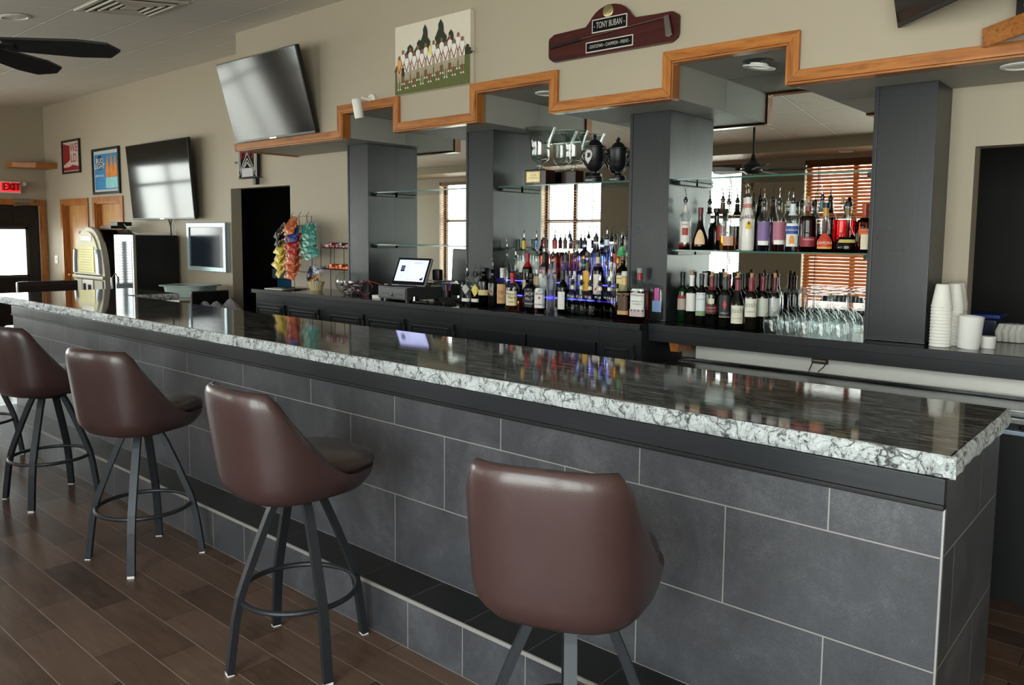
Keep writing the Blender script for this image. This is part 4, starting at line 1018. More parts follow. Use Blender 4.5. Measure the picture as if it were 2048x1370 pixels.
bb('square bourbon bottle dipped in red wax, with cream label', -3.735, 4.30, T1, 'square', CLEAR, 'a35a12', .06, labels=[('e7dab0', .03, .135, 1.0)], text=[("Maker's", .112, .026, '3a2c18'), ('Mark', .088, .026, '3a2c18'), ('WHISKY', .055, .012, '3a2c18')], neck=('a81820', .74, 1.0), top=('cap', 'a81820'), rz=.25)
bb('short dark cordial bottle wedged right of the red wax bourbon', -3.66, 4.375, T1, 'mini', '2a0d08', '2a0706', .13, top=('spout',), labels=[('5a1a12', .05, .09, .8)])
bb('square whiskey bottle with black label and white lettering', -3.59, 4.335, T1, 'square', '3a2a1a', '2a1608', .15, labels=[('1a1a1c', .025, .15, .95)], text=[('JACK', .12, .03, 'd8d8d4'), ("No.7", .085, .028, 'd8d8d4'), ('WHISKEY', .05, .016, 'd8d8d4')], top=('cap', '141414'))
bb('bourbon bottle with big white label and red seal', -3.50, 4.335, T1, 'square', CLEAR, '9a5a14', .13, labels=[('e6e4df', .025, .165, .98), ('b8443a', .085, .11, .22, 'diamond')], text=[('JIM', .145, .022, '20242a'), ('BEAM', .125, .026, '20242a'), ('BOURBON', .05, .014, '20242a')], top=('cap', 'e2e0da'))
bb('tall frosted white vodka bottle standing proud in the front row', -3.385, 4.30, T1, 'vase', 'dfe6ee', 'cfd9e6', .05, rough=.35, top=('cap', '3a5a74'))
bb('green gin bottle with white label, right of the frosted vodka', -3.30, 4.325, T1, 'std', '0d3b1c', '0b3218', .16, labels=[(WH, .03, .15, .7)], neck=('16202a', .82, 1.0), top=('cap', '1a1a1a'))
CC = 'small square clear cordial bottle, '
for k, (x, c, wh) in enumerate(((-3.225, 'dfe3e0', 'leftmost of the five in the front row'), (-3.150, 'd4d8d2', 'second of the five in the front row'), (-3.078, 'd9dcd6', 'middle of the five in the front row'))):
    bb(CC + wh, x, 4.335, T1, 'mini', CLEAR, c, .115, neck=('e9e2c8', .80, .9), top=('spout',))
bb('small square cordial bottle with dark liquid, fourth of five in the front row', -3.005, 4.345, T1, 'mini', CLEAR, '12060a', .12, neck=('e9e2c8', .80, .9), top=('spout',))
bb('small square cordial bottle with dark liquid, rightmost of five in the front row', -2.933, 4.35, T1, 'mini', CLEAR, '12060a', .12, neck=('e9e2c8', .80, .9), top=('spout',))
bb('small half empty clear bottle before the amber jug bottle', -2.865, 4.33, T1, 'mini', CLEAR, '1b1212', .05, top=('cap', '222222'))
bb('big amber whiskey jug with a picture label, third from right on the counter', -2.775, 4.285, T1, 'jug', CLEAR, '7a2408', .18, labels=[('c7a06a', .035, .06, .7), ('57402c', .06, .15, .6)], text=[('MASTER', .165, .022, 'c9a06a')], neck=('d8b56a', .74, .9), top=('cap', 'cfcfcb'))
bb('large square bourbon jug with white label above striped flag band', -2.665, 4.29, T1, 'squareL', CLEAR, '5c1206', .19, labels=[(WH, .075, .205, .8), ('c9b3b5', .03, .075, .9)], text=[('Evan', .185, .022, '30343a'), ('Williams', .165, .022, '30343a'), ('BOURBON', .125, .013, '555555'), ('WHISKEY', .108, .013, '555555'), ('★ ★ ★ ★', .067, .018, '2b3350')], neck=('8e2430', .80, 1.0), top=('cap', '8a8f90'), az=-PI/2 + .15, rz=.1)
bb('large clear vodka jug with pink and blue label, rightmost on the liquor counter', -2.575, 4.385, T1, 'squareL', CLEAR, 'dfe6e6', .1, labels=[('7f9cc4', .06, .13, .55), ('c05a9a', .13, .21, .3)], neck=('b0527e', .76, .9), top=('cap', '9aa0a2'), az=-PI/2 + .15)
# middle row
M2 = 4.43
bb('slim clear bottle with tall pour spout at the left of the middle step', -3.905, M2, T2, 'slim', CLEAR, 'e8ecec', .02, top=('spout',), neck=('2b2b2d', .93, 1.0))
bb('round clear decanter bottle on the left of the middle step', -3.82, M2, T2, 'ball', CLEAR, 'dfe4e2', .03, top=('spout',))
bb('dark whiskey bottle with long red wax neck on the middle step', -3.705, M2, T2, 'std', '2a0b08', '2a0b08', .18, labels=[('d9c3a4', .02, .1, .9)], neck=('9e1c2a', .68, 1.0), top=('cap', 'a01c28'))
bb('bourbon bottle with cream rose label on the middle step', -3.625, M2 + .01, T2, 'std', CLEAR, '9a5218', .14, labels=[('dcc6a6', .03, .13, .95)], top=('spout',))
bb('dark necked bottle with white label on the middle step', -3.55, M2, T2, 'std', CLEAR, 'c9c4b8', .1, labels=[(WH, .03, .14, .9)], neck=('1c1f22', .7, 1.0), top=('spout',))
bb('clear rum bottle with silver label beside the frosted vodka neck', -3.47, M2, T2, 'std', CLEAR, 'eef0f0', .12, labels=[('d7d9d6', .04, .15, .9)], top=('spout',))
bb('lilac tinted vodka bottle behind the frosted vodka', -3.365, M2 + .01, T2, 'std', 'dcd2ee', 'd0c0ea', .14, labels=[('c9c3da', .05, .14, .8)], neck=('35383c', .85, 1.0), top=('spout',))
bb('pale violet vodka bottle with curved lettering on the middle step', -3.285, M2 + .01, T2, 'dome', 'd9d4ee', 'cdc6ea', .14, labels=[('b6b0c6', .05, .13, .7)], top=('spout',))
bb('bright blue gin bottle with arched white label', -3.205, M2, T2, 'square', 'a9cdf2', '8fbdf0', .14, labels=[('dfeaf0', .02, .17, .5, 'arch')], top=('cap', '16324a'), text=[('GIN', .09, .02, '2a4a80')])
bb('clear bottle with golden arched label on the middle step', -3.15, M2 - .03, T2, 'tall', CLEAR, 'b87422', .08, labels=[('e2a83a', .05, .19, .75, 'arch')], top=('cap', '4a4036'), az=-PI/2 + .35)
bb('brown whiskey bottle with a big red number 7 on white label', -3.07, M2 - .02, T2, 'tall', CLEAR, '35100a', .215, labels=[('e6dfd2', .03, .165, .8)], text=[('7', .09, .115, 'c8281e')], neck=('d9c7a0', .78, .92), top=('cap', '1b1b1b'))
bb('clear spiced rum bottle with white emblem, right of the number 7 whiskey', -2.975, M2, T2, 'shoulder', CLEAR, 'e6e8ec', .15, labels=[('cfd3d8', .1, .16, .4, 'diamond')], top=('spout',))
bb('green Irish whiskey bottle with cream label', -2.885, M2, T2, 'dome', '0f3b1b', '123f1c', .19, labels=[('e7dba2', .04, .165, .9)], text=[('JAMESON', .145, .015, '5a1a16'), ('WHISKEY', .07, .012, '3a3020')], top=('cap', '6a4a2a'))
bb('whiskey bottle with yellow label at the right end of the middle step', -2.80, M2, T2, 'std', CLEAR, '8a4a10', .17, labels=[('d9b95a', .05, .16, .9)], neck=('d8c06a', .72, .95), top=('cap', '8a8680'))
# back row
M3 = 4.535
TT = ' on the top step'
bb('clear vodka bottle with dark green cap' + TT + ' at far left', -3.885, M3, T3, 'std', CLEAR, 'e6ebe8', .1, neck=('143a30', .78, 1.0), top=('cap', '102c26'))
bb('clear bottle with yellow neck and pour spout' + TT, -3.815, M3 - .02, T3, 'std', CLEAR, 'f0f0e2', .12, labels=[('d9dcd2', .05, .13, .8)], neck=('d8b23a', .78, 1.0), top=('spout',))
bb('clear bottle with green cap' + TT + ', between yellow and blue necks', -3.755, M3 + .02, T3, 'std', CLEAR, 'e6ebe8', .1, neck=('1b4a30', .80, 1.0), top=('cap', '12301f'))
bb('clear bottle with pale blue neck and pour spout' + TT, -3.70, M3 - .01, T3, 'std', CLEAR, 'eef2f4', .12, labels=[('e0e4e6', .05, .13, .8)], neck=('7d9ccc', .78, 1.0), top=('spout',))
bb('orange-red liqueur bottle with dark red neck' + TT, -3.635, M3, T3, 'std', CLEAR, 'b8320e', .20, labels=[('d58a94', .06, .12, .6)], neck=('6a1420', .80, 1.0), top=('spout', '6a6a6a'))
bb('red liqueur bottle with bright red neck' + TT, -3.535, M3, T3, 'std', CLEAR, 'c23a30', .195, labels=[('d9b0b4', .06, .12, .6)], neck=('b02434', .80, 1.0), top=('spout', '6a6a6a'))
bb('deep red liqueur bottle with maroon neck' + TT, -3.445, M3, T3, 'std', CLEAR, '7a0a10', .195, labels=[('8a8ac0', .06, .12, .6)], neck=('4a0e18', .80, 1.0), top=('spout', '6a6a6a'))
bb('orange bottle with black cap' + TT, -3.39, M3 - .02, T3, 'slim', CLEAR, 'd06a1c', .2, top=('spout', '5a5a5a'))
bb('bottle of violet liqueur with silver pour top' + TT, -3.335, M3, T3, 'std', CLEAR, '8a3a9a', .15, neck=('9a9c9a', .82, 1.0), top=('cap', '2a2a2a'))
bb('blue capped bottle with pale yellow label' + TT, -3.265, M3 - .01, T3, 'dome', 'a8b8e8', '98a8e0', .16, labels=[('d9d3a0', .06, .14, .8)], top=('spout', '6a6a6a'))  # the strip's blue light is put into the glass and liquid colour
bb('tall lavender vodka bottle with black pour spout' + TT, -3.175, M3, T3, 'malibu', 'd9d2f2', 'c9c0f0', .2, labels=[('8f86c8', .08, .12, .6)], neck=('1b1b1d', .9, 1.0), top=('spout', '6a6a6a'), rough=.15)
bb('pale blue rum bottle with round dark red emblem' + TT, -3.085, M3, T3, 'malibu', 'c8d6f2', 'b4c6f0', .2, labels=[('7a2a34', .12, .16, .45, 'diamond')], neck=('d2dcec', .82, .95), top=('spout',))
bb('cream coloured thin bottle with black stopper' + TT, -3.03, M3 + .02, T3, 'slim', CLEAR, 'd8b48a', .2, labels=[('c84a4a', .14, .2, .5)], top=('spout', '3a3a3a'))
bb('yellow tequila bottle with green ribbon collar' + TT, -2.965, M3, T3, 'std', CLEAR, 'c79a1c', .18, labels=[('b8a05a', .05, .12, .7)], neck=('4fb86a', .66, .88), top=('spout',))
bb('clear tequila bottle with green ribbon collar' + TT, -2.90, M3 + .01, T3, 'std', CLEAR, 'e4e8e0', .1, labels=[('2a2c2a', .06, .13, .8)], neck=('8ad0a0', .66, .86), top=('spout',))
bb('dark green bottle with black stopper at the right end of the top step', -2.845, M3, T3, 'tall', '12301c', '12301c', .2, top=('spout', '3a3a3a'))

# ------------------------------------------------------------------ glass shelves
def glass_shelf(lab, i, z):
    x0, x1 = PIL[i][1] + .004, PIL[i+1][0] - .004
    t = thing('glass_shelf', lab, 'shelf', ((x0 + x1) / 2, 4.51, z)); w_ = (x1 - x0) / 2
    B().box(-w_, w_, -.108, .118, -.0095, 0).obj('pane', W['shelfglass'], t, smooth=False)
    B().box(-w_, w_, -.1105, -.1082, -.0095, 0).obj('front_edge', W['shelfedge'], t, smooth=False)
    for s in (-1, 1): B().box(-.018, .018, -.10, .11, -.034, -.0105, bev=.003).obj('bracket', W['blk'], t).location = (s * (w_ - .02), 0, 0)
glass_shelf('upper glass shelf in the left mirror bay, empty', 0, 2.008); glass_shelf('lower glass shelf in the left mirror bay, above the register', 0, 1.563)
glass_shelf('glass shelf carrying the trophies in the middle bay', 1, 2.008)
glass_shelf('upper glass shelf in the right mirror bay, empty', 2, 2.003); glass_shelf('lower glass shelf in the right mirror bay, full of liquor bottles', 2, 1.5665)
for x in (PIL[1][1] + .02,):
    t = thing('shelf_bracket', 'empty black shelf bracket on the pillar left of the liquor display', 'bracket', (x, 4.51, 1.5555))
    B().box(-.018, .018, -.10, .11, -.024, 0, bev=.003).obj('bar', W['blk'], t)
ZS = 1.567; G = 'liquor bottles on the glass shelf'
SR = ' on the glass shelf'
def sb(lab, x, y, sh, gcol=CLEAR, liq=None, lev=0, **k): return bottle(lab, 'bottle', (x, y, ZS), sh, gcol, liq, lev, group=G, **k)
sb('raspberry flavoured clear bottle with pour spout, leftmost' + SR, -2.455, 4.47, 'tall', CLEAR, '6a0c0c', .035, labels=[('e6dcd8', .045, .175, .9), ('a03a2c', .09, .135, .5)], neck=('d8cfc9', .76, .9), top=('spout',), text=[('BERRY', .155, .014, '6a2a20')])
sb('dark cream liqueur bottle with arched peach label and maroon cap' + SR, -2.345, 4.46, 'bell', '2b0f08', '2c0a04', .14, labels=[('e3c19a', .035, .125, .65, 'arch')], neck=('5a1014', .84, 1.0), top=('cap', '5a1016'))
sb('small black jug bottle half hidden behind the cream liqueur' + SR, -2.295, 4.575, 'squat', opaque=plain('0b0a0a', .12), top=('bigcap', '1a1412'))
sb('coffee liqueur bottle with red label behind the ribbed amber bottle' + SR, -2.235, 4.53, 'tall', CLEAR, '1a0805', .15, labels=[('8a2a26', .06, .15, .9)], neck=('3a2c26', .72, .95), top=('spout', '6a6a6a'))
sb('ribbed clear brandy bottle with low amber liquid' + SR, -2.16, 4.455, 'dome', CLEAR, 'b86410', .085, labels=[('c99a86', .03, .085, .7)], top=('spout', '6a6a6a'))
sb('white coconut rum bottle with palm label, rear one of the pair' + SR, -2.085, 4.53, 'malibu', opaque=plain('e3ddd8', .3, 0, .05), labels=[('d9b83a', .13, .165, .4, 'arch')], text=[('MALIBU', .19, .028, '33343a', 1, 6)], neck=('c98a80', .80, .88), top=('spout', 'd8c8b4'))
sb('white coconut rum bottle with palm label, front one of the pair' + SR, -2.035, 4.455, 'malibu', opaque=plain('e3ddd8', .3, 0, .05), labels=[('d9b83a', .13, .175, .45, 'arch'), ('3a3020', .15, .175, .2, 'diamond')], text=[('MALIBU', .2, .03, '33343a', 1, 6)], neck=('c98a80', .80, .88), top=('spout', 'd8c8b4'))
sb('purple liqueur bottle with a white band low on its label' + SR, -1.94, 4.46, 'std', CLEAR, '5a3a7a', .17, labels=[('7a6394', .05, .17, 1.0), (WH, .035, .06, .85)], top=('spout',))
sb('pink liqueur bottle with a white band low on its label' + SR, -1.85, 4.46, 'std', CLEAR, '8e3a52', .17, labels=[('a8647a', .05, .17, 1.0), (WH, .04, .065, .85)], top=('spout',))
sb('clear bottle with screw cap behind the pink liqueur' + SR, -1.84, 4.57, 'std', CLEAR, 'e6e9e8', .1, top=('cap', 'a8a294'))
sb('orange liqueur bottle with blue and white label' + SR, -1.77, 4.46, 'std', CLEAR, 'e3e6ea', .12, labels=[('dfe0e0', .03, .16, .95), ('2c4c98', .10, .145, .96), ('e0892c', .045, .095, .35, 'arch')], neck=('d5dbe2', .72, .95), top=('spout',), text=[('CURACAO', .123, .016, 'e6e6e6')])
sb('clear bottle with tan screw cap behind the blue labelled bottle' + SR, -1.735, 4.57, 'std', CLEAR, 'e6e9e8', .1, top=('cap', 'a8a294'))
sb('dark cherry liqueur bottle with domed shoulders and red band label' + SR, -1.68, 4.455, 'dome', CLEAR, '2a0608', .20, labels=[('8a2430', .03, .085, 1.1)], neck=('7a2a30', .80, .9), top=('cork',), text=[('RASPBERRY', .07, .012, 'd8c0b8')])
sb('clear bottle with blue neck and pour spout behind the cherry liqueur' + SR, -1.645, 4.565, 'tall', CLEAR, 'e6e9ea', .1, neck=('5a7c86', .78, .95), top=('spout',))
sb('pear shaped dark bottle with red and gold stepped label' + SR, -1.585, 4.46, 'bell', CLEAR, '14060a', .10, labels=[('c0402a', .02, .105, .85, 'arch'), ('e0a03a', .02, .03, .8)], neck=('b98a3a', .80, .97), top=('bigcap', '1b1b1d'), text=[('ZAMORA', .052, .02, 'f0e0c0')])
sb('round red liqueur bottle with cork, behind the round gold labelled flask' + SR, -1.535, 4.575, 'dome', CLEAR, '8e0a10', .18, top=('cork',))
sb('wide round dark flask with slim gold label strip' + SR, -1.465, 4.46, 'ball', CLEAR, '200a05', .085, labels=[('cdb86a', .055, .072, .9)], neck=('6a5a2a', .80, .95), top=('bigcap', '1b1b1d'))
sb('orange liqueur bottle with cream label and orange sash, rightmost' + SR, -1.375, 4.455, 'square', '6a2a0e', '5a1f08', .16, labels=[('d9cbb0', .02, .115, .55), ('d0622a', .10, .13, .7)], neck=('a03a14', .74, 1.0), top=('cap', 'a83a14'), text=[('COINTREAU', .114, .012, '8a2010')])

# ------------------------------------------------------------------ wine bottles
G = 'wine bottles on the right counter'; ZC = 1.1155
wg = plain('0b0d0b', .06, 0, .1, .6, name='dark_wine_glass'); wgreen = plain('0a2410', .06, 0, .1, .6); wclear = glass('c8c89a')
FO = '5a1c28'
def wb(lab, x, y, sh='wine', m=None, labels=(), neck=('1b1c20', .74, 1.0), top=('cap', '17181b'), text=(), az=None): 
    return bottle(lab, 'wine bottle', (x, y, ZC), sh, CLEAR, None, 0, labels, top, neck, az if az is not None else -PI/2 + .42, text, G, 'wine_bottle', opaque=m or wg)
WB = ', in the wine bottle rows'
wb('green wine bottle with ornate red and white label, leftmost of the wine', -2.455, 4.46, m=wgreen, labels=[('b7a79c', .075, .165, .8), ('8e2a26', .145, .166, .8)], neck=('0b1a12', .76, 1.0))
wb('wine bottle with plain white label and white capsule topped by a cork', -2.37, 4.42, labels=[(WH, .075, .185, .95)], neck=('e6e6e2', .76, .99), top=('cork',))
wb('wine bottle with tall white label over a green landscape', -2.285, 4.385, labels=[('dfe2e6', .07, .195, .95), ('7f9a74', .055, .085, .95)], neck=('2c2e32', .80, 1.0), top=('cap', '2c2e32'), text=[('CAMDEN', .155, .014, '8a8d92')])
wb('red wine bottle with cream square above a maroon label', -2.205, 4.36, labels=[('5e1a20', .075, .13, .95), ('d9cfae', .135, .165, .45)], neck=('6a2430', .72, .99), top=('cork',), text=[('CABERNET', .11, .013, 'c89a90'), ('SAUVIGNON', .092, .011, 'c89a90')])
wb('wine bottle with dark label and red diamond', -2.115, 4.355, labels=[('22262c', .065, .19, .95), ('c23038', .105, .165, .3, 'diamond'), ('c9a58a', .06, .064, .95)], neck=('3a3a3c', .74, .99), top=('cork',), text=[('MERLOT', .085, .012, 'c0b8b0')])
wb('burgundy shaped wine bottle with low cream script label', -2.035, 4.35, 'burg', labels=[('e2dcc8', .03, .135, .9)], neck=('7e2f3a', .74, .99), top=('cork',), text=[('Josh', .105, .04, '8a8478'), ('PINOT NOIR', .06, .010, '8a8478')])
wb('front wine bottle with cream script label beside the stemware', -1.95, 4.345, labels=[('e4dece', .075, .18, .98)], neck=('7e2632', .74, .99), top=('cork',), m=plain('15120a', .06, 0, .1, .6), text=[('Josh', .145, .042, '8a8478'), ('CABERNET', .105, .011, '8a8478')])
wb('dark wine bottle with pale label directly behind the front script bottle', -1.915, 4.425, labels=[('cfd0c2', .075, .18, .95)], neck=('6a2430', .74, 1.0), top=('cap', '6a2430'))
wb('dark wine bottle with grey-white label and cork, behind the first wine glass', -1.87, 4.485, labels=[('c9c9c6', .075, .18, .95)], neck=(FO, .74, .99), top=('cork',))
for k, (x, y, n_, tp, d) in enumerate(((-2.43, 4.56, '0c1a12', ('cap', '0c1a12'), 'green wine bottle behind the leftmost ornate labelled bottle'), (-2.335, 4.52, 'e6e6e2', ('cap', 'd8d8d4'), 'wine bottle with white capsule behind the landscape label'), (-2.25, 4.50, '2c2e32', ('cap', '2c2e32'), 'wine bottle with black capsule behind the maroon label bottle'),
    (-2.16, 4.49, '6a2430', ('cap', '6a2430'), 'wine bottle with maroon capsule behind the red diamond label'), (-2.085, 4.48, '2a2c30', ('cap', '1b1c1e'), 'wine bottle with charcoal capsule behind the burgundy bottle'), (-2.0, 4.48, '6a2430', ('cap', '6a2430'), 'wine bottle with maroon capsule behind the front script label'),
    (-2.12, 4.585, '2a2c30', ('cap', '1b1c1e'), 'black capped wine bottle against the mirror, left of two'), (-1.96, 4.58, '1b1c1e', ('cap', '151617'), 'black capped wine bottle against the mirror, right of two'), (-2.30, 4.595, 'e2e2de', ('cap', 'd0d0cc'), 'white capsuled wine bottle against the mirror'))):
    wb(d, x, y, neck=(n_, .74, 1.0), top=tp, labels=[('b9b6ac', .07, .17, .9)])

# ------------------------------------------------------------------ upside-down wine glasses
def stem_mesh():
    b = B()
    pr = [(r_ * 1.08, z_ * 1.15) for r_, z_ in ((.0335, .0), (.0375, .02), (.0405, .045), (.0395, .065), (.034, .083), (.022, .096), (.009, .104), (.0045, .112), (.0038, .14), (.0038, .175), (.005, .188), (.012, .194), (.026, .198), (.0355, .2005), (.0355, .202), (.012, .2035))]
    b.lathe(pr, 22, cap0=False, cap1=True); return b.data('wine_glass', W['wglass'], ang=80)
SG = stem_mesh()
GG = 'upside down wine glasses beside the wine'
pos = []
for c in range(5):
    for r_ in range(4):
        x = -1.80 + c * .092 + (r_ % 2) * .012 - r_ * .006; y = 4.285 + r_ * .092
        if x > -1.36 and r_ > 2: pass
        if x < PIL[3][0] - .045 or y < 4.30: pos.append((x, y, r_, c))
first = 1
for x, y, r_, c in pos:
    if x > -1.365 and y > 4.33: continue
    lab = 'upside down stemmed wine glass in the packed block between wine bottles and pillar'
    if (r_, c) == (0, 0): lab = 'upside down wine glass nearest the front script labelled wine bottle'
    elif r_ == 0: lab = 'upside down wine glass in the front row of the block, %s from its left end' % ['', 'second', 'third', 'fourth', 'fifth', 'sixth', 'seventh', 'eighth'][c]
    o = link('wine_glass', SG, None, (x, y, ZC), R.uniform(0, 6)); o['label'] = lab; o['category'] = 'wine glass'; o['group'] = GG
# ------------------------------------------------------------------ trophies on the middle glass shelf
ZT = 2.009
cut = glass('f6f8f8')
def glass_cup(lab, x, y, bh, bw, sc_, engr=None, rz=0):
    t = thing('glass_trophy', lab, 'trophy', (x, y, ZT), rz, 'glass cup trophies')
    B().lathe([(bw, 0), (bw, bh - .006), (bw - .006, bh)], 8, rot=PI/8).obj('wooden_base', m_oak('trophy_base_wood', 'X', '1a0c08', '241109', '2d170d', .3) if False else plain('24120c', .3, 0, .2), t, smooth=False)
    z = bh; s = sc_
    pr = [(.05, 0), (.05, .006), (.03, .012), (.016, .02), (.022, .03), (.016, .042), (.03, .055), (.055, .072), (.063, .10), (.062, .14), (.066, .18), (.078, .22), (.092, .255), (.1, .272), (.097, .272), (.086, .25), (.071, .215), (.059, .18), (.056, .14), (.057, .1), (.045, .078), (.0, .07)]
    B().lathe([(r_ * s, z + q * s) for r_, q in pr], 32, cap1=False).obj('glass_cup', W['tglass'], t, ang=60)
    return t
W['tglass'] = thin_glass('trophy_crystal', 'f2f6f5', 1.7, .06)
t = glass_cup('larger glass cup trophy on a dark wooden base with brass name plate', -3.655, 4.50, .105, .118, 1.12, rz=R_(14))
B().box(-.055, .055, -.117, -.1095, .014, .092).obj('plate_border', plain('b39c6c', .3, .7), t, smooth=False)
B().box(-.047, .047, -.1185, -.1165, .021, .085).obj('name_plate', plain('e6d5a4', .35, .3), t, smooth=False)
B().mesh(text_mesh('CLUB', 0), FACE(0, -.1192, .066, .02)).mesh(text_mesh('CHAMPION', 0), FACE(0, -.1192, .045, .015)).obj('engraving', plain('8a7a4a', .4), t, smooth=False)
t = glass_cup('smaller glass cup trophy on a dark base, right of the large one', -3.375, 4.53, .09, .085, 1.02)
def loving_cup(lab, x, y, s, handles=2, badge=False):
    t = thing('black_trophy', lab, 'trophy', (x, y, ZT), 0, 'black lidded loving cups')
    m = plain('131315', .4)
    B().lathe([(r_ * s, z * s) for r_, z in ((.062, 0), (.062, .03), (.055, .036), (.056, .042), (.03, .05), (.018, .065), (.02, .075), (.045, .092), (.06, .115), (.064, .135), (.066, .14), (.064, .145), (.066, .2), (.069, .235), (.074, .238), (.074, .246), (.066, .25))], 28).obj('cup_body', m, t)
    B().lathe([(r_ * s, z * s) for r_, z in ((.066, .25), (.05, .258), (.044, .272), (.026, .287), (.01, .293), (.008, .3), (.014, .308), (.012, .318), (.003, .328))], 24).obj('lid', m, t)
    for q in ((-1, 1) if handles == 2 else (1,)):
        B().tube([(q * a * s, 0, z * s) for a, z in ((.06, .205), (.082, .222), (.105, .215), (.114, .19), (.106, .165), (.09, .145), (.074, .125), (.058, .115))], .0055 * s, 8).obj('handle', m, t)
        B().lathe([(.0, -.009 * s), (.009 * s, 0), (.0, .009 * s)], 10, c=(q * .085 * s, 0, .19 * s)).obj('handle_knob', m, t)
    B().box(-.03 * s, .03 * s, -.0635 * s, -.0615 * s, .01 * s, .02 * s).obj('inscription', plain('8a8a88', .4), t, smooth=False)
    return t
t = loving_cup('black lidded loving cup trophy with a white crest, left of the pair', -3.17, 4.49, 1.0)
B().prism([(-.028, .155), (-.005, .125), (.02, .16), (.03, .19), (.015, .215), (-.015, .22), (-.03, .195)], 'y', -.0695, -.0655, M=Matrix.Rotation(.0, 4, 'Z')).obj('crest', plain('d2ccca', .4), t, smooth=False)
B().prism([(-.012, .165), (.012, .17), (.016, .195), (-.01, .2)], 'y', -.071, -.0693).obj('crest_mark', plain('17171a', .4), [c for c in COL.objects if c.parent == t][-1], smooth=False)
loving_cup('plain black lidded loving cup trophy beside the right pillar', -2.985, 4.50, .90)

# ------------------------------------------------------------------ foam cups
def cup_mesh(r0_, r1_, h):      # upside down foam cup: wide lip at the bottom
    return B().lathe([(r1_, 0), (r1_ + .0022, .002), (r1_ + .0022, .008), (r1_, .011), (r0_ + (r1_ - r0_) * .5, h * .55), (r0_, h - .004), (r0_ - .004, h)], 28).data('foam_cup', plain('e9e6df', .55, 0, .03), ang=50)
CM = cup_mesh(.031, .0465, .115); ordn = ['topmost', 'second', 'third', 'fourth', 'fifth', 'sixth', 'seventh', 'eighth', 'ninth', 'tenth', 'eleventh', 'twelfth', 'thirteenth']
for s_, (x, y, n_, nm) in enumerate(((-.955, 4.335, 13, 'nearest stack'), (-.925, 4.44, 13, 'middle stack'), (-.935, 4.565, 13, 'rear stack'))):
    for k in range(n_):
        o = link('foam_cup', CM, None, (x, y, ZC + k * .0162)); d = n_ - 1 - k
        o['label'] = 'white foam cup, %s in the %s beside the right pillar' % ('topmost' if d == 0 else ordn[d] + ' from top' if d < n_ - 1 else 'bottom one', nm); o['category'] = 'cup'; o['group'] = 'foam cups in the %s' % nm
t = thing('foam_cup', 'single large white foam container standing right of the cup stacks', 'cup', (-.835, 4.36, ZC))
B().lathe([(.047, 0), (.049, .004), (.0545, .15), (.0555, .152), (.0555, .158), (.050, .158), (.048, .15)], 30, M=Matrix.Rotation(R_(3), 4, 'Y')).obj('cup', plain('e6e4df', .55, 0, .03), t, ang=50)
t = thing('foam_cup', 'small short white foam bowl right of the large foam container', 'cup', (-.765, 4.43, ZC))
B().lathe([(.032, 0), (.034, .003), (.036, .05), (.0375, .052), (.0375, .058), (.034, .06)], 26).obj('bowl', plain('e6e4df', .55, 0, .03), t, ang=50)
for k in range(4):
    t = thing('foam_box', 'white foam takeout box, %s in the row in the dark opening' % ['leftmost', 'second', 'third', 'rightmost'][k], 'box', (-.74 + k * .03, 4.80, ZC), R_(60), 'foam takeout boxes')
    B().prism([(-.06, 0), (.06, 0), (.07, .055), (.045, .095), (-.045, .095), (-.07, .055)], 'y', 0, .022, bev=.006).obj('shell', plain('cfcdc6', .6), t)
t = thing('blue_lid_tub', 'dark blue lidded tub in the dark opening behind the foam cups', 'tub', (-.98, 5.15, ZC - .11))
B().box(-.15, .15, -.1, .1, 0, .2, bev=.02).obj('tub', plain('26304a', .4), t); B().box(-.16, .16, -.11, .11, .2, .225, bev=.008).obj('lid', plain('2c3c8a', .4), t)
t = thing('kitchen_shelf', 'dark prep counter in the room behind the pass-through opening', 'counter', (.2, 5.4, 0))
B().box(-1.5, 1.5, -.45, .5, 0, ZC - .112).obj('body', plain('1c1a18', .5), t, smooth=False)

# ------------------------------------------------------------------ register area
t = thing('cash_drawer', 'dark grey metal cash drawer under the touch screen', 'cash drawer', (-4.83, 4.31, ZC), R_(-6))
gd = plain('3a3a3b', .4, .2)
B().box(-.2, .2, -.19, .2, .018, .118, bev=.004).obj('case', gd, t)
B().box(-.185, .185, -.196, -.188, .03, .108, bev=.003).obj('drawer_front', plain('4a4a4a', .4, .2), t)
B().box(-.15, -.03, -.198, -.1955, .056, .063).box(.04, .15, -.198, -.1955, .056, .063).obj('slot', W['blk'], t, smooth=False)
B().lathe([(.0, 0), (.014, 0), (.014, .008), (.0, .008)], 16, M=Matrix.Translation((0, -.195, .055)) @ Matrix.Rotation(PI/2, 4, 'X')).tube([(0, -.203, .055), (.004, -.215, .045)], .004, 6).obj('lock', W['chrome'], t)
for x in (-.18, .18):
    for y in (-.17, .18): B().box(x - .012, x + .012, y - .012, y + .012, 0, .018).obj('foot', gd, t, smooth=False)
t = thing('touch_screen_register', 'tilted touch screen showing a lilac keypad page, on the cash drawer', 'register', (-4.77, 4.28, ZC + .1182), R_(6))
M = Matrix.Translation((0, -.02, .112)) @ Matrix.Rotation(R_(-24), 4, 'X')
B().box(-.178, .178, -.012, .014, -.118, .122, bev=.008, M=M).obj('housing', plain('9a9a9c', .35, .2), t)
B().box(-.172, .172, -.0135, -.0115, -.112, .117, M=M).obj('bezel', W['blkgloss'], t, smooth=False)
o = B().box(-.155, .155, -.0148, -.0132, -.083, .1, M=M).obj('screen', plain('b3b8ea', .2, emit=.85), t, smooth=False)
b = B()
for q in range(4):
    for c in range(5): b.box(-.01 + c * .03, .012 + c * .03, -.0156, -.0147, -.055 + q * .026, -.037 + q * .026, M=M)
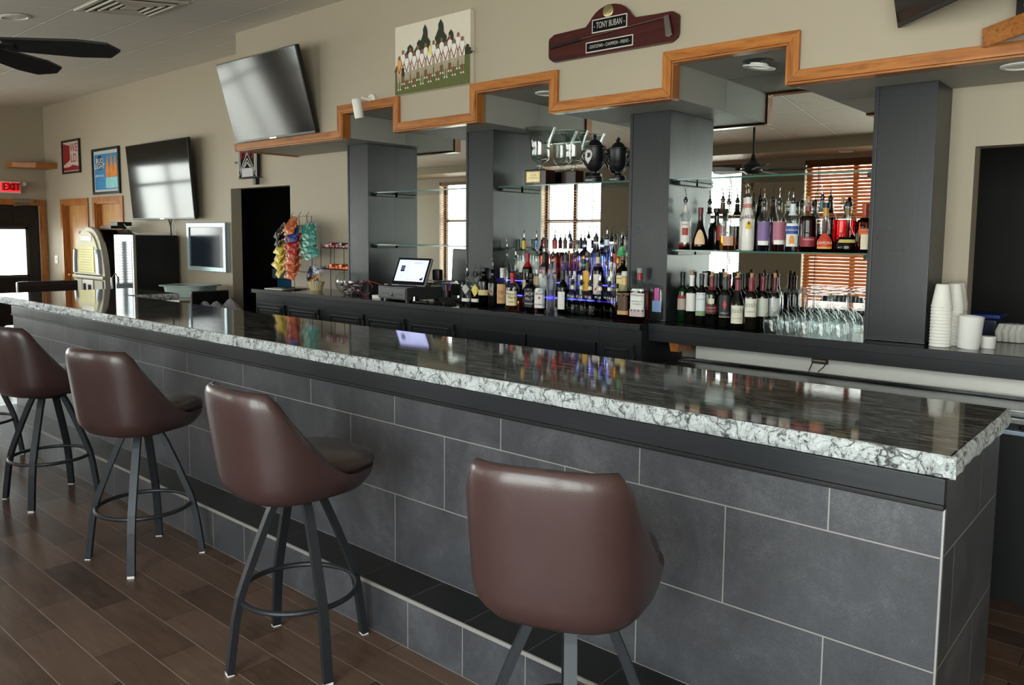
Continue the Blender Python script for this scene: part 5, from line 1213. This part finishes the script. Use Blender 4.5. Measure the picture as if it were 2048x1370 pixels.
b.obj('keypad', plain('c3c6ee', .2, emit=.85), o, smooth=False)
B().box(-.115, -.075, -.0156, -.0147, .0, .05, M=M).box(.112, .14, -.0156, -.0147, -.07, -.045, M=M).obj('icon', plain('23264a', .2), o, smooth=False)
B().mesh(text_mesh('O', 0), M @ FACE(-.095, -.0162, .025, .038)).obj('icon_mark', plain('d8d8e8', .3), o, smooth=False)
B().mesh(text_mesh('PLEASE SIGN IN', 0), M @ FACE(.06, -.0162, .075, .012)).obj('heading', plain('8a8ec4', .3), o, smooth=False)
B().prism([(-.06, 0), (.06, 0), (.05, .13), (-.05, .13)], 'y', .01, .08, bev=.01).box(-.09, .09, -.08, .11, 0, .012, bev=.004).obj('stand', W['blk'], t)
B().box(.165, .24, .03, .08, .05, .14, bev=.01).obj('card_reader', W['blk'], t)
t = thing('receipt_printer', 'small grey box on the counter left of the cash drawer', 'printer', (-5.06, 4.36, ZC), R_(-6))
B().box(-.025, .03, -.12, .12, 0, .128, bev=.005).obj('case', plain('5b5a57', .45), t)
t = thing('paper_stack', 'stack of white slips lying left of the cash drawer', 'paper', (-5.12, 4.24, ZC), R_(12))
B().box(-.07, .07, -.045, .045, 0, .03, bev=.003).obj('slips', W['white'], t)
t = thing('card_terminal', 'black back-facing monitor standing before the left mirror by the pillar', 'monitor', (-4.47, 4.53, ZC), R_(170))
B().prism([(-.1, .16), (.12, .16), (.1, .42), (-.13, .42)], 'y', -.015, .03, bev=.01).obj('back_shell', W['blk'], t); B().box(-.09, .09, -.06, .07, 0, .02, bev=.006).tube([(0, .0, .02), (0, .0, .18)], .025, 10).obj('foot', W['blk'], t)
t = thing('pen_cup', 'dark cup crammed with pens right of the register', 'pen cup', (-4.535, 4.42, ZC))
B().lathe([(.035, 0), (.038, .005), (.04, .09), (.037, .09), (.035, .01)], 20, cap1=False).obj('cup', W['blk'], t)
for k, c in enumerate(('a8304a', '20242c', '2a4a8a', 'b8c0cc', '20242c', '3a6ab0', 'c03a50')):
    a = k * .9
    o = B().tube([(0, 0, .006), (.032 * math.cos(a) * 1.1, .032 * math.sin(a) * 1.1, .135 + .012 * (k % 3))], .004, 6).obj('pen', plain(c, .35), None); o.location = (-4.535 + .006 * math.cos(a), 4.42 + .006 * math.sin(a), ZC + .002)
    o['label'] = '%s pen standing in the dark pen cup by the register' % ['raspberry red', 'black', 'navy blue', 'silver', 'dark charcoal', 'light blue', 'bright red'][k]; o['category'] = 'pen'; o['group'] = 'pens in the cup'
t = thing('remote_control', 'black keypad remote propped on the counter left of the tequila bottles', 'remote', (-4.36, 4.25, ZC), R_(-30))
B().box(-.1, .1, -.05, .05, 0, .022, bev=.005, M=Matrix.Translation((0, 0, .012)) @ Matrix.Rotation(R_(9), 4, 'Y')).box(-.1, -.04, -.045, .045, 0, .012).obj('case', W['blk'], t)
b = B()
for i in range(4):
    for j in range(3): b.box(-.07 + i * .03, -.05 + i * .03, -.03 + j * .022, -.016 + j * .022, .034 - i * .0045, .04 - i * .0045)
b.obj('buttons', plain('8a8a88', .5), t)
t = thing('bottle_opener', 'small chrome and black opener lying on the counter before the register', 'opener', (-4.55, 4.17, ZC), R_(20))
B().box(-.08, .05, -.02, .02, 0, .018, bev=.006).obj('grip', W['blk'], t); B().lathe([(.012, 0), (.014, .01), (.008, .03), (.008, .05)], 12, c=(-.07, 0, .0)).obj('chrome_head', W['chrome'], t)
t = thing('red_cable', 'thin red cable looping on the counter left of the register', 'cable', (-5.35, 4.33, ZC))
B().tube([(.28, 0, .085), (.1, -.01, .11), (-.04, -.02, .135), (-.12, -.03, .11), (-.13, -.04, .05), (-.07, -.04, .008), (0, -.03, .03), (.02, -.02, .09), (-.03, -.02, .13), (-.1, 0, .13)], .0032, 6).obj('cable', plain('a83a44', .4), t)

# ------------------------------------------------------------------ snacks at the left end
def bag_mesh(w_, h, d):
    b = B()
    def side(s):
        def fn(u, v):
            x = (u - .5) * w_; z = -v * h; e = max(0, min(1, v * (1 - v) * 5.2)); k = (1 - (2 * u - 1) ** 4) * e ** .7
            x *= 1 - .07 * e; wob = .004 * math.sin(u * 23 + v * 17) * e
            return (x, s * (k * d * .5 + wob * (1 if s > 0 else -1)), z)
        return fn
    b.grid(side(-1), 10, 12); b.grid(side(1), 10, 12); bmesh.ops.remove_doubles(b.bm, verts=b.bm.verts[:], dist=.0012); bmesh.ops.recalc_face_normals(b.bm, faces=b.bm.faces[:])
    return b
def m_bag(c, c2, sc_=22):
    key = ('bag', c, c2)
    if key not in MC:
        t = NT('snack_bag_' + c); n = t.noise(t.coord(), sc_, 3, .5, .8); f = t.ramp(n, [(.52, (0, 0, 0, 1)), (.6, (1, 1, 1, 1))])
        n2 = t.noise(t.coord(), 60, 2); t.prin(t.mix(f, lin(c), lin(c2)), .28, .15, t.bump(n2, .5, .01), .5); MC[key] = t.m
    return MC[key]
t = thing('snack_rack', 'thin black wire rack holding clipped snack bags at the left end', 'rack', (-6.62, 4.45, ZC))
b = B(); b.tube([(-.17, .06, 0), (-.17, .06, .70), (.13, .06, .70), (.13, .06, 0)], .004, 6)
b.tube([(.13, .06, .0), (.13, -.12, .0), (-.17, -.12, 0), (-.17, .06, 0)], .004, 6)
for z in (.16, .3, .44, .58): b.tube([(-.17, .06, z), (.13, .06, z)], .003, 6)
for x in (-.15, -.02, .11): b.tube([(x, .05, .28), (x, .02, .71), (x, .045, .74)], .003, 6)
b.obj('wire_frame', W['blk'], t)
YEL, RED, ORG, TEAL, BLU, BLKB, MIX = ('d2b63a', 'f0e6b0'), ('a8241e', 'e6b8a0'), ('c0522a', 'e8c8a0'), ('3f8f86', 'd9ecd8'), ('1f4a98', 'c87a3a'), ('1a1a1c', 'c8c0b8'), ('b8522c', 'e8d0a0')
bags = []
cols = [(-.20, -.55, [BLKB, BLKB, YEL, YEL, YEL, YEL], 'left column'), (-.02, -.16, [ORG, RED, RED, RED, ORG, ORG, ORG], 'middle column'), (.07, .12, [MIX, BLU, RED, RED], 'inner right column'), (.19, .5, [TEAL, TEAL, TEAL, TEAL], 'right column')]
nm = {YEL: 'yellow', RED: 'red', ORG: 'orange', TEAL: 'teal', BLU: 'blue', BLKB: 'black and white', MIX: 'orange and tan'}
on = ['topmost', 'second', 'third', 'fourth', 'fifth', 'sixth', 'seventh']
BMESH = {}
for x, lean, seq, cn in cols:
    for k, c in enumerate(seq):
        wv = .15; hv = .18
        key = c
        if key not in BMESH: BMESH[key] = bag_mesh(wv, hv, .036).data('snack_bag', m_bag(*c), ang=60)
        z = .70 - k * (.062 if x > .15 else .074) - abs(x) * .35; y = -.01 - (.075 if x == .07 else 0)
        o = link('snack_bag', BMESH[key], None, (-6.62 + x * .95 + R.uniform(-.008, .008), 4.45 + y, ZC + z)); o.rotation_euler = (R_(-31 + R.uniform(-2, 2)), R_(-lean * 34 + R.uniform(-9, 9)), R_(12 + lean * 40 + R.uniform(-10, 10)))
        o['label'] = '%s snack bag, %s in the %s of the wire rack' % (nm[c], on[k] if k < len(seq) - 1 else 'lowest', cn); o['category'] = 'snack bag'; o['group'] = 'snack bags on the wire rack'
# candy rack
t = thing('candy_rack', 'two-tier wire candy rack against the cream wall left of the first pillar', 'rack', (-6.12, 4.56, ZC))
b = B()
for x in (-.21, .0, .21): b.tube([(x, .05, 0), (x, .05, .44)], .0035, 6); b.tube([(x, -.06, .2), (x, -.06, .44)], .003, 6)
for z in (.2, .40):
    b.tube([(-.21, -.06, z), (.21, -.06, z), (.21, .05, z), (-.21, .05, z)], .003, 6, closed=True)
    for q in range(7): b.tube([(-.18 + q * .06, -.06, z), (-.18 + q * .06, .05, z)], .002, 5)
b.obj('wire_frame', W['blk'], t)
cc = [('8e1c30', 'd8b0b8'), ('d8d2cc', '8e1c24'), ('6a1420', 'c8a0a8'), ('b0243a', 'e8d8d0'), ('2a2a30', 'b8b8b8'), ('d04a1a', 'f0b060'), ('c83c18', 'f0c070'), ('e06a20', '8a2010'), ('1c1c28', '9090a0')]
for tier, (z, seq) in enumerate(((.404, (0, 1, 2, 3, 0, 4, 3, 2)), (.204, (8, 4, 5, 6, 7, 6, 5, 7)))):
    for k, ci in enumerate(seq):
        b = B().box(-.024, .024, -.05, .045, 0, .022 + .012 * (k % 3), bev=.006); o = b.obj('candy_bar', m_bag(*cc[ci], 40), None, (-6.12 - .18 + k * .0515, 4.555, ZC + z), R_(R.uniform(-4, 4)))
        o['label'] = '%s candy pack, %s from left on the %s tier of the candy rack' % (['dark red', 'white', 'maroon', 'crimson', 'charcoal', 'orange', 'bright orange', 'amber', 'black'][ci], ['first', 'second', 'third', 'fourth', 'fifth', 'sixth', 'seventh', 'last'][k], ['upper', 'lower'][tier]); o['category'] = 'candy'; o['group'] = 'candy packs on the wire rack'
# basket with chip bags
t = thing('snack_basket', 'fluted cream bowl heaped with small bags, left of the glass candy bowl', 'bowl', (-6.30, 4.42, ZC))
b = B(); n = 40
def flute(u, v): a = 2 * PI * u; r_ = (.052 + .028 * v) * (1 + .035 * math.cos(20 * a)); return (r_ * math.cos(a), r_ * math.sin(a), .085 * v)
b.grid(flute, 80, 5, wrap=True); b.lathe([(.0, .002), (.052, .002)], 24, cap0=False, cap1=False); b.obj('bowl', plain('d8c79a', .5), t, ang=60)
for k, (c, d) in enumerate(((('1c2a58', 'd8d8e8'), 'navy'), (('23386e', 'e8e8f0'), 'dark blue'), (('c07a3a', 'f0d8b0'), 'tan and orange'), (('d8d8dc', '3a4a8a'), 'white and blue'))):
    o = bag_mesh(.12, .14, .045).obj('snack_bag', m_bag(*c), None, (-6.32 + k * .03 - .03, 4.405 + .02 * (k % 2), ZC + .215 - .025 * (k % 3)), ang=60); o.rotation_euler = (R_(-22 + 9 * k), R_(-34 + 24 * k), R_(20 * k - 20))
    o['label'] = '%s snack bag stuffed in the fluted cream bowl' % d; o['category'] = 'snack bag'; o['group'] = 'bags in the fluted bowl'
t = thing('candy_bowl', 'round tilted clear glass bowl full of wrapped candies, with open mouth', 'bowl', (-5.62, 4.32, ZC))
b = B(); b.lathe([(.06, 0), (.10, .02), (.135, .06), (.148, .105), (.14, .155), (.115, .19), (.105, .2)], 32, cap1=False); b.obj('glass', thin_glass('candy_bowl_glass', 'f0f4f3', 1.5, .05), t, ang=80)
b = B(); RR = random.Random(3)
for k in range(230):
    a = RR.uniform(0, 2 * PI); z = RR.uniform(.012, .125); rm = .12 * min(1, .55 + z * 5) - .014; r_ = rm * math.sqrt(RR.uniform(0, 1)) if k % 3 else rm
    b.m = k % 4; M = Matrix.Translation((r_ * math.cos(a), r_ * math.sin(a), z)) @ Matrix.Rotation(RR.uniform(0, 6), 4, 'Z') @ Matrix.Rotation(RR.uniform(0, 6), 4, 'X')
    b.box(-.014, .014, -.007, .007, -.006, .006, bev=.003, seg=1, M=M)
o = b.obj('candy', [plain('d8d4d0', .3), plain('8a6a74', .3), plain('b8a8ac', .3), plain('6a3a44', .3)], None, (-5.62, 4.32, ZC)); o['label'] = 'heap of small wrapped candies inside the glass bowl'; o['category'] = 'candy'; o['kind'] = 'stuff'
t = thing('order_pads', 'flat white and grey pads on the far left end of the back counter', 'papers', (-6.62, 4.28, ZC), R_(8))
B().box(-.2, .05, -.07, .07, 0, .006).obj('white_pad', W['white'], t, smooth=False); B().box(0, .2, -.05, .1, .0062, .011).obj('grey_folder', plain('3a3a3a', .5), t, smooth=False)

# ------------------------------------------------------------------ behind the left doorway
t = thing('blue_bin', 'dark blue bin with grey lid rim inside the dark doorway', 'bin', (-7.7, 5.5, 0))
B().prism([(-.42, 0), (.42, 0), (.5, 1.12), (-.5, 1.12)], 'y', -.3, .3, bev=.02).obj('body', plain('1f4f6e', .5), t); B().box(-.54, .54, -.34, .34, 1.12, 1.24, bev=.02).obj('rim', plain('5a6a70', .5), t)

# ------------------------------------------------------------------ jukebox and cooler at the far left
t = thing('jukebox', 'silver arched wall jukebox with a lit yellow title window', 'jukebox', (-10.90, 4.18, 0))
def arch(w_, z0, z1, n=20, e=2.3):
    pts = [(-w_, z0), (w_, z0)]; zc = z1 - w_ * 1.55
    for k in range(n + 1):
        a = PI * k / n; c_, s_ = math.cos(a), math.sin(a); pts.append((w_ * (abs(c_) ** (2 / e)) * (1 if c_ >= 0 else -1), zc + (z1 - zc) * abs(s_) ** (2 / e)))
    return pts
B().prism(arch(.47, .05, 1.69), 'y', .03, .44, bev=.02).obj('body', plain('101011', .3), t)
sil = plain('bdb8a8', .5, .15)
b = B(); b.prism(arch(.495, .0, 1.715), 'y', -.03, .04, bev=.02); b.obj('shell', sil, t)
B().prism(arch(.40, 1.10, 1.655), 'y', -.05, -.028, bev=.01).obj('inner_panel', plain('c2b998', .45, .1), t)
B().box(-.235, .235, -.062, -.048, 1.13, 1.46, bev=.004).obj('title_window', plain('f4e9a8', .15, 0, .2, emit=.1, scale=9), t)
b = B()
for k in range(9): b.box(-.22, .2, -.0632, -.0615, 1.155 + k * .033, 1.16 + k * .033)
b.obj('title_strips', plain('8a7a4a', .4), [c for c in COL.objects if c.parent == t][-1], smooth=False)
B().box(-.17, .17, -.06, -.048, 1.53, 1.60, bev=.02).obj('badge', plain('e4e2dc', .2, .4), t)
for s_ in (-1, 1):
    B().tube([(s_ * .37, -.05, 1.12), (s_ * .36, -.05, 1.3), (s_ * .335, -.05, 1.42)], .035, 12).obj('light_tube', plain('aeb9c6', .15, .5), t)
    B().prism([(s_ * .2, .75), (s_ * .45, .75), (s_ * .45, 1.03), (s_ * .2, 1.03)], 'y', -.05, -.028, bev=.012).obj('speaker_grille', plain('9a9484', .5, .3), t)
B().box(-.17, .17, -.055, -.028, .72, 1.03, bev=.01).obj('control_panel', plain('b9b4a8', .3, .3), t)
B().box(-.13, -.05, -.058, -.054, .88, .98).box(.02, .12, -.058, -.054, .9, .97).obj('selector_display', W['blkgloss'], [c for c in COL.objects if c.parent == t][-1], smooth=False)
B().box(-.49, .49, -.06, .04, 1.04, 1.09, bev=.015).obj('chrome_band', sil, t)
t = thing('glass_door_cooler', 'black upright cooler with bright glass door beside the jukebox', 'cooler', (-9.635, 4.3, 0))
b = B(); b.box(-.255, .255, -.20, .30, .06, 1.615, bev=.008); b.box(-.23, .23, -.17, .28, 0, .06); b.obj('cabinet', W['blk'], t)
B().box(-.265, .255, -.235, -.2, .12, 1.62, bev=.006).obj('door_frame', plain('a8a69c', .3, .6), t)
B().box(-.225, .215, -.238, -.234, .2, 1.54).obj('door_glass', plain('59626a', .04, .3, .3, scale=7), t, smooth=False)
B().tube([(-.25, -.24, .85), (-.262, -.275, .9), (-.262, -.275, 1.1), (-.25, -.24, 1.15)], .012, 8).obj('handle', W['chrome'], t)
t = thing('cable_boxes', 'black set top box with tangled cables on top of the jukebox', 'electronics box', (-10.55, 4.38, 1.692))
B().box(-.28, .05, -.1, .1, 0, .035, bev=.004).obj('lower_box', W['blk'], t); B().box(-.05, .2, -.08, .1, .036, .085, bev=.004).obj('upper_box', W['blk'], t)
B().tube([(.2, 0, .06), (.32, -.02, .02), (.42, 0, .03), (.38, .03, -.04), (.5, .02, -.06), (.62, .0, -.06), (.8, .1, -.05)], .006, 6).obj('cable', plain('c9c9c6', .4), t)

# ------------------------------------------------------------------ table with tub, chairs
t = thing('side_table', 'pale high table by the doorway wall, beyond the bar', 'table', (-8.52, 4.27, 0))
B().box(-.42, .42, -.3, .3, .90, .935, bev=.006).obj('tabletop', plain('d6d0c4', .4), t)
for sx in (-1, 1):
    for sy in (-1, 1): B().box(sx * .38 - .02, sx * .38 + .02, sy * .26 - .02, sy * .26 + .02, 0, .90).obj('leg', W['blk'], t, smooth=False)
t = thing('bus_tub', 'pale grey-green plastic bus tub on the high table', 'tub', (-8.46, 4.28, .936), R_(24))
b = B(); ex = 5
b.lathe([(.17, 0), (.185, .008), (.2, .12), (.235, .125), (.237, .137), (.205, .14), (.19, .13), (.178, .02)], 40, expo=ex, sx=1.25, sy=.95, cap1=True); b.obj('tub', plain('a3b5b2', .45), t, ang=50)
def hi_chair(lab, x, y, rz, w_, h, nail, s=0):
    t = thing('dining_chair', lab, 'chair', (x, y, 0), rz)
    B().box(-w_ / 2, w_ / 2, -.03, .03, h - .30, h, bev=.015).obj('backrest', W['leatherdk'] if nail else W['blk'], t)
    if nail:
        b = B()
        for k in range(28): b.lathe([(.0, -.003), (.005, 0), (.0, .003)], 6, c=(-w_ / 2 + .03 + k * (w_ - .06) / 27, -.031, h - .035))
        b.obj('nail_trim', plain('b8a890', .3, .8), t)
    B().box(-w_ / 2, w_ / 2, .0, .45, .60 + s, .68 + s, bev=.02).obj('seat', W['leatherdk'], t)
    for q in (-1, 1):
        B().tube([(q * (w_ / 2 - .015), 0, h - .04), (q * (w_ / 2 - .015), .0, .6 + s), (q * (w_ / 2 - .01), -.03, 0)], 0, flat=(.03, .03)).obj('back_leg', W['blk'], t, smooth=False)
        B().tube([(q * (w_ / 2 - .02), .42, .6 + s), (q * (w_ / 2 - .01), .44, 0)], 0, flat=(.03, .03)).obj('front_leg', W['blk'], t, smooth=False)
    return t
hi_chair('dark padded high chair with nail-head trim at the far end of the bar', -8.80, 2.95, R_(90), .56, 1.15, True)
t = hi_chair('black framed chair with mesh back holding papers, left of the doorway', -7.61, 4.05, R_(-90), .40, 1.06, False, .12)
t = thing('crumpled_paper', 'crumpled white and grey papers on the seat back of the black chair', 'papers', (-7.36, 4.05, .803))
b = B(); RR = random.Random(5)
b.grid(lambda u, v: ((u - .5) * .36, (v - .5) * .34, .13 + .03 * math.sin(u * 9 + v * 4) + .03 * math.sin(v * 11) - .1 * (2 * u - 1) ** 4), 16, 12); b.box(-.15, .15, -.14, .14, 0, .10, bev=.03)
b.obj('sheets', plain('b8bcc6', .7, 0, .2, scale=12), t)
# window-side table glimpsed in the mirror
t = thing('dining_table', 'varnished wooden table by the closed blind, seen only in the mirror', 'table', (-3.2, -.85, 0))
B().box(-.45, .45, -.38, .38, .735, .775, bev=.01).obj('tabletop', m_oak('table_oak', 'X', 'a0602c', 'c07a3c', 'cf9152', .2), t); B().lathe([(.25, 0), (.25, .03), (.05, .06), (.05, .735)], 20).obj('pedestal', W['blk'], t)
t = thing('cabinet_light_switch', 'small white light switch between the entrance door and the first oak door', 'light switch', (XL + .32, YB - .001, 1.22))
B().box(-.06, .06, -.008, 0, -.06, .06, bev=.003).obj('plate', W['white'], t); B().box(-.012, .012, -.014, -.008, -.025, .025, bev=.003).obj('toggle', W['white'], t)
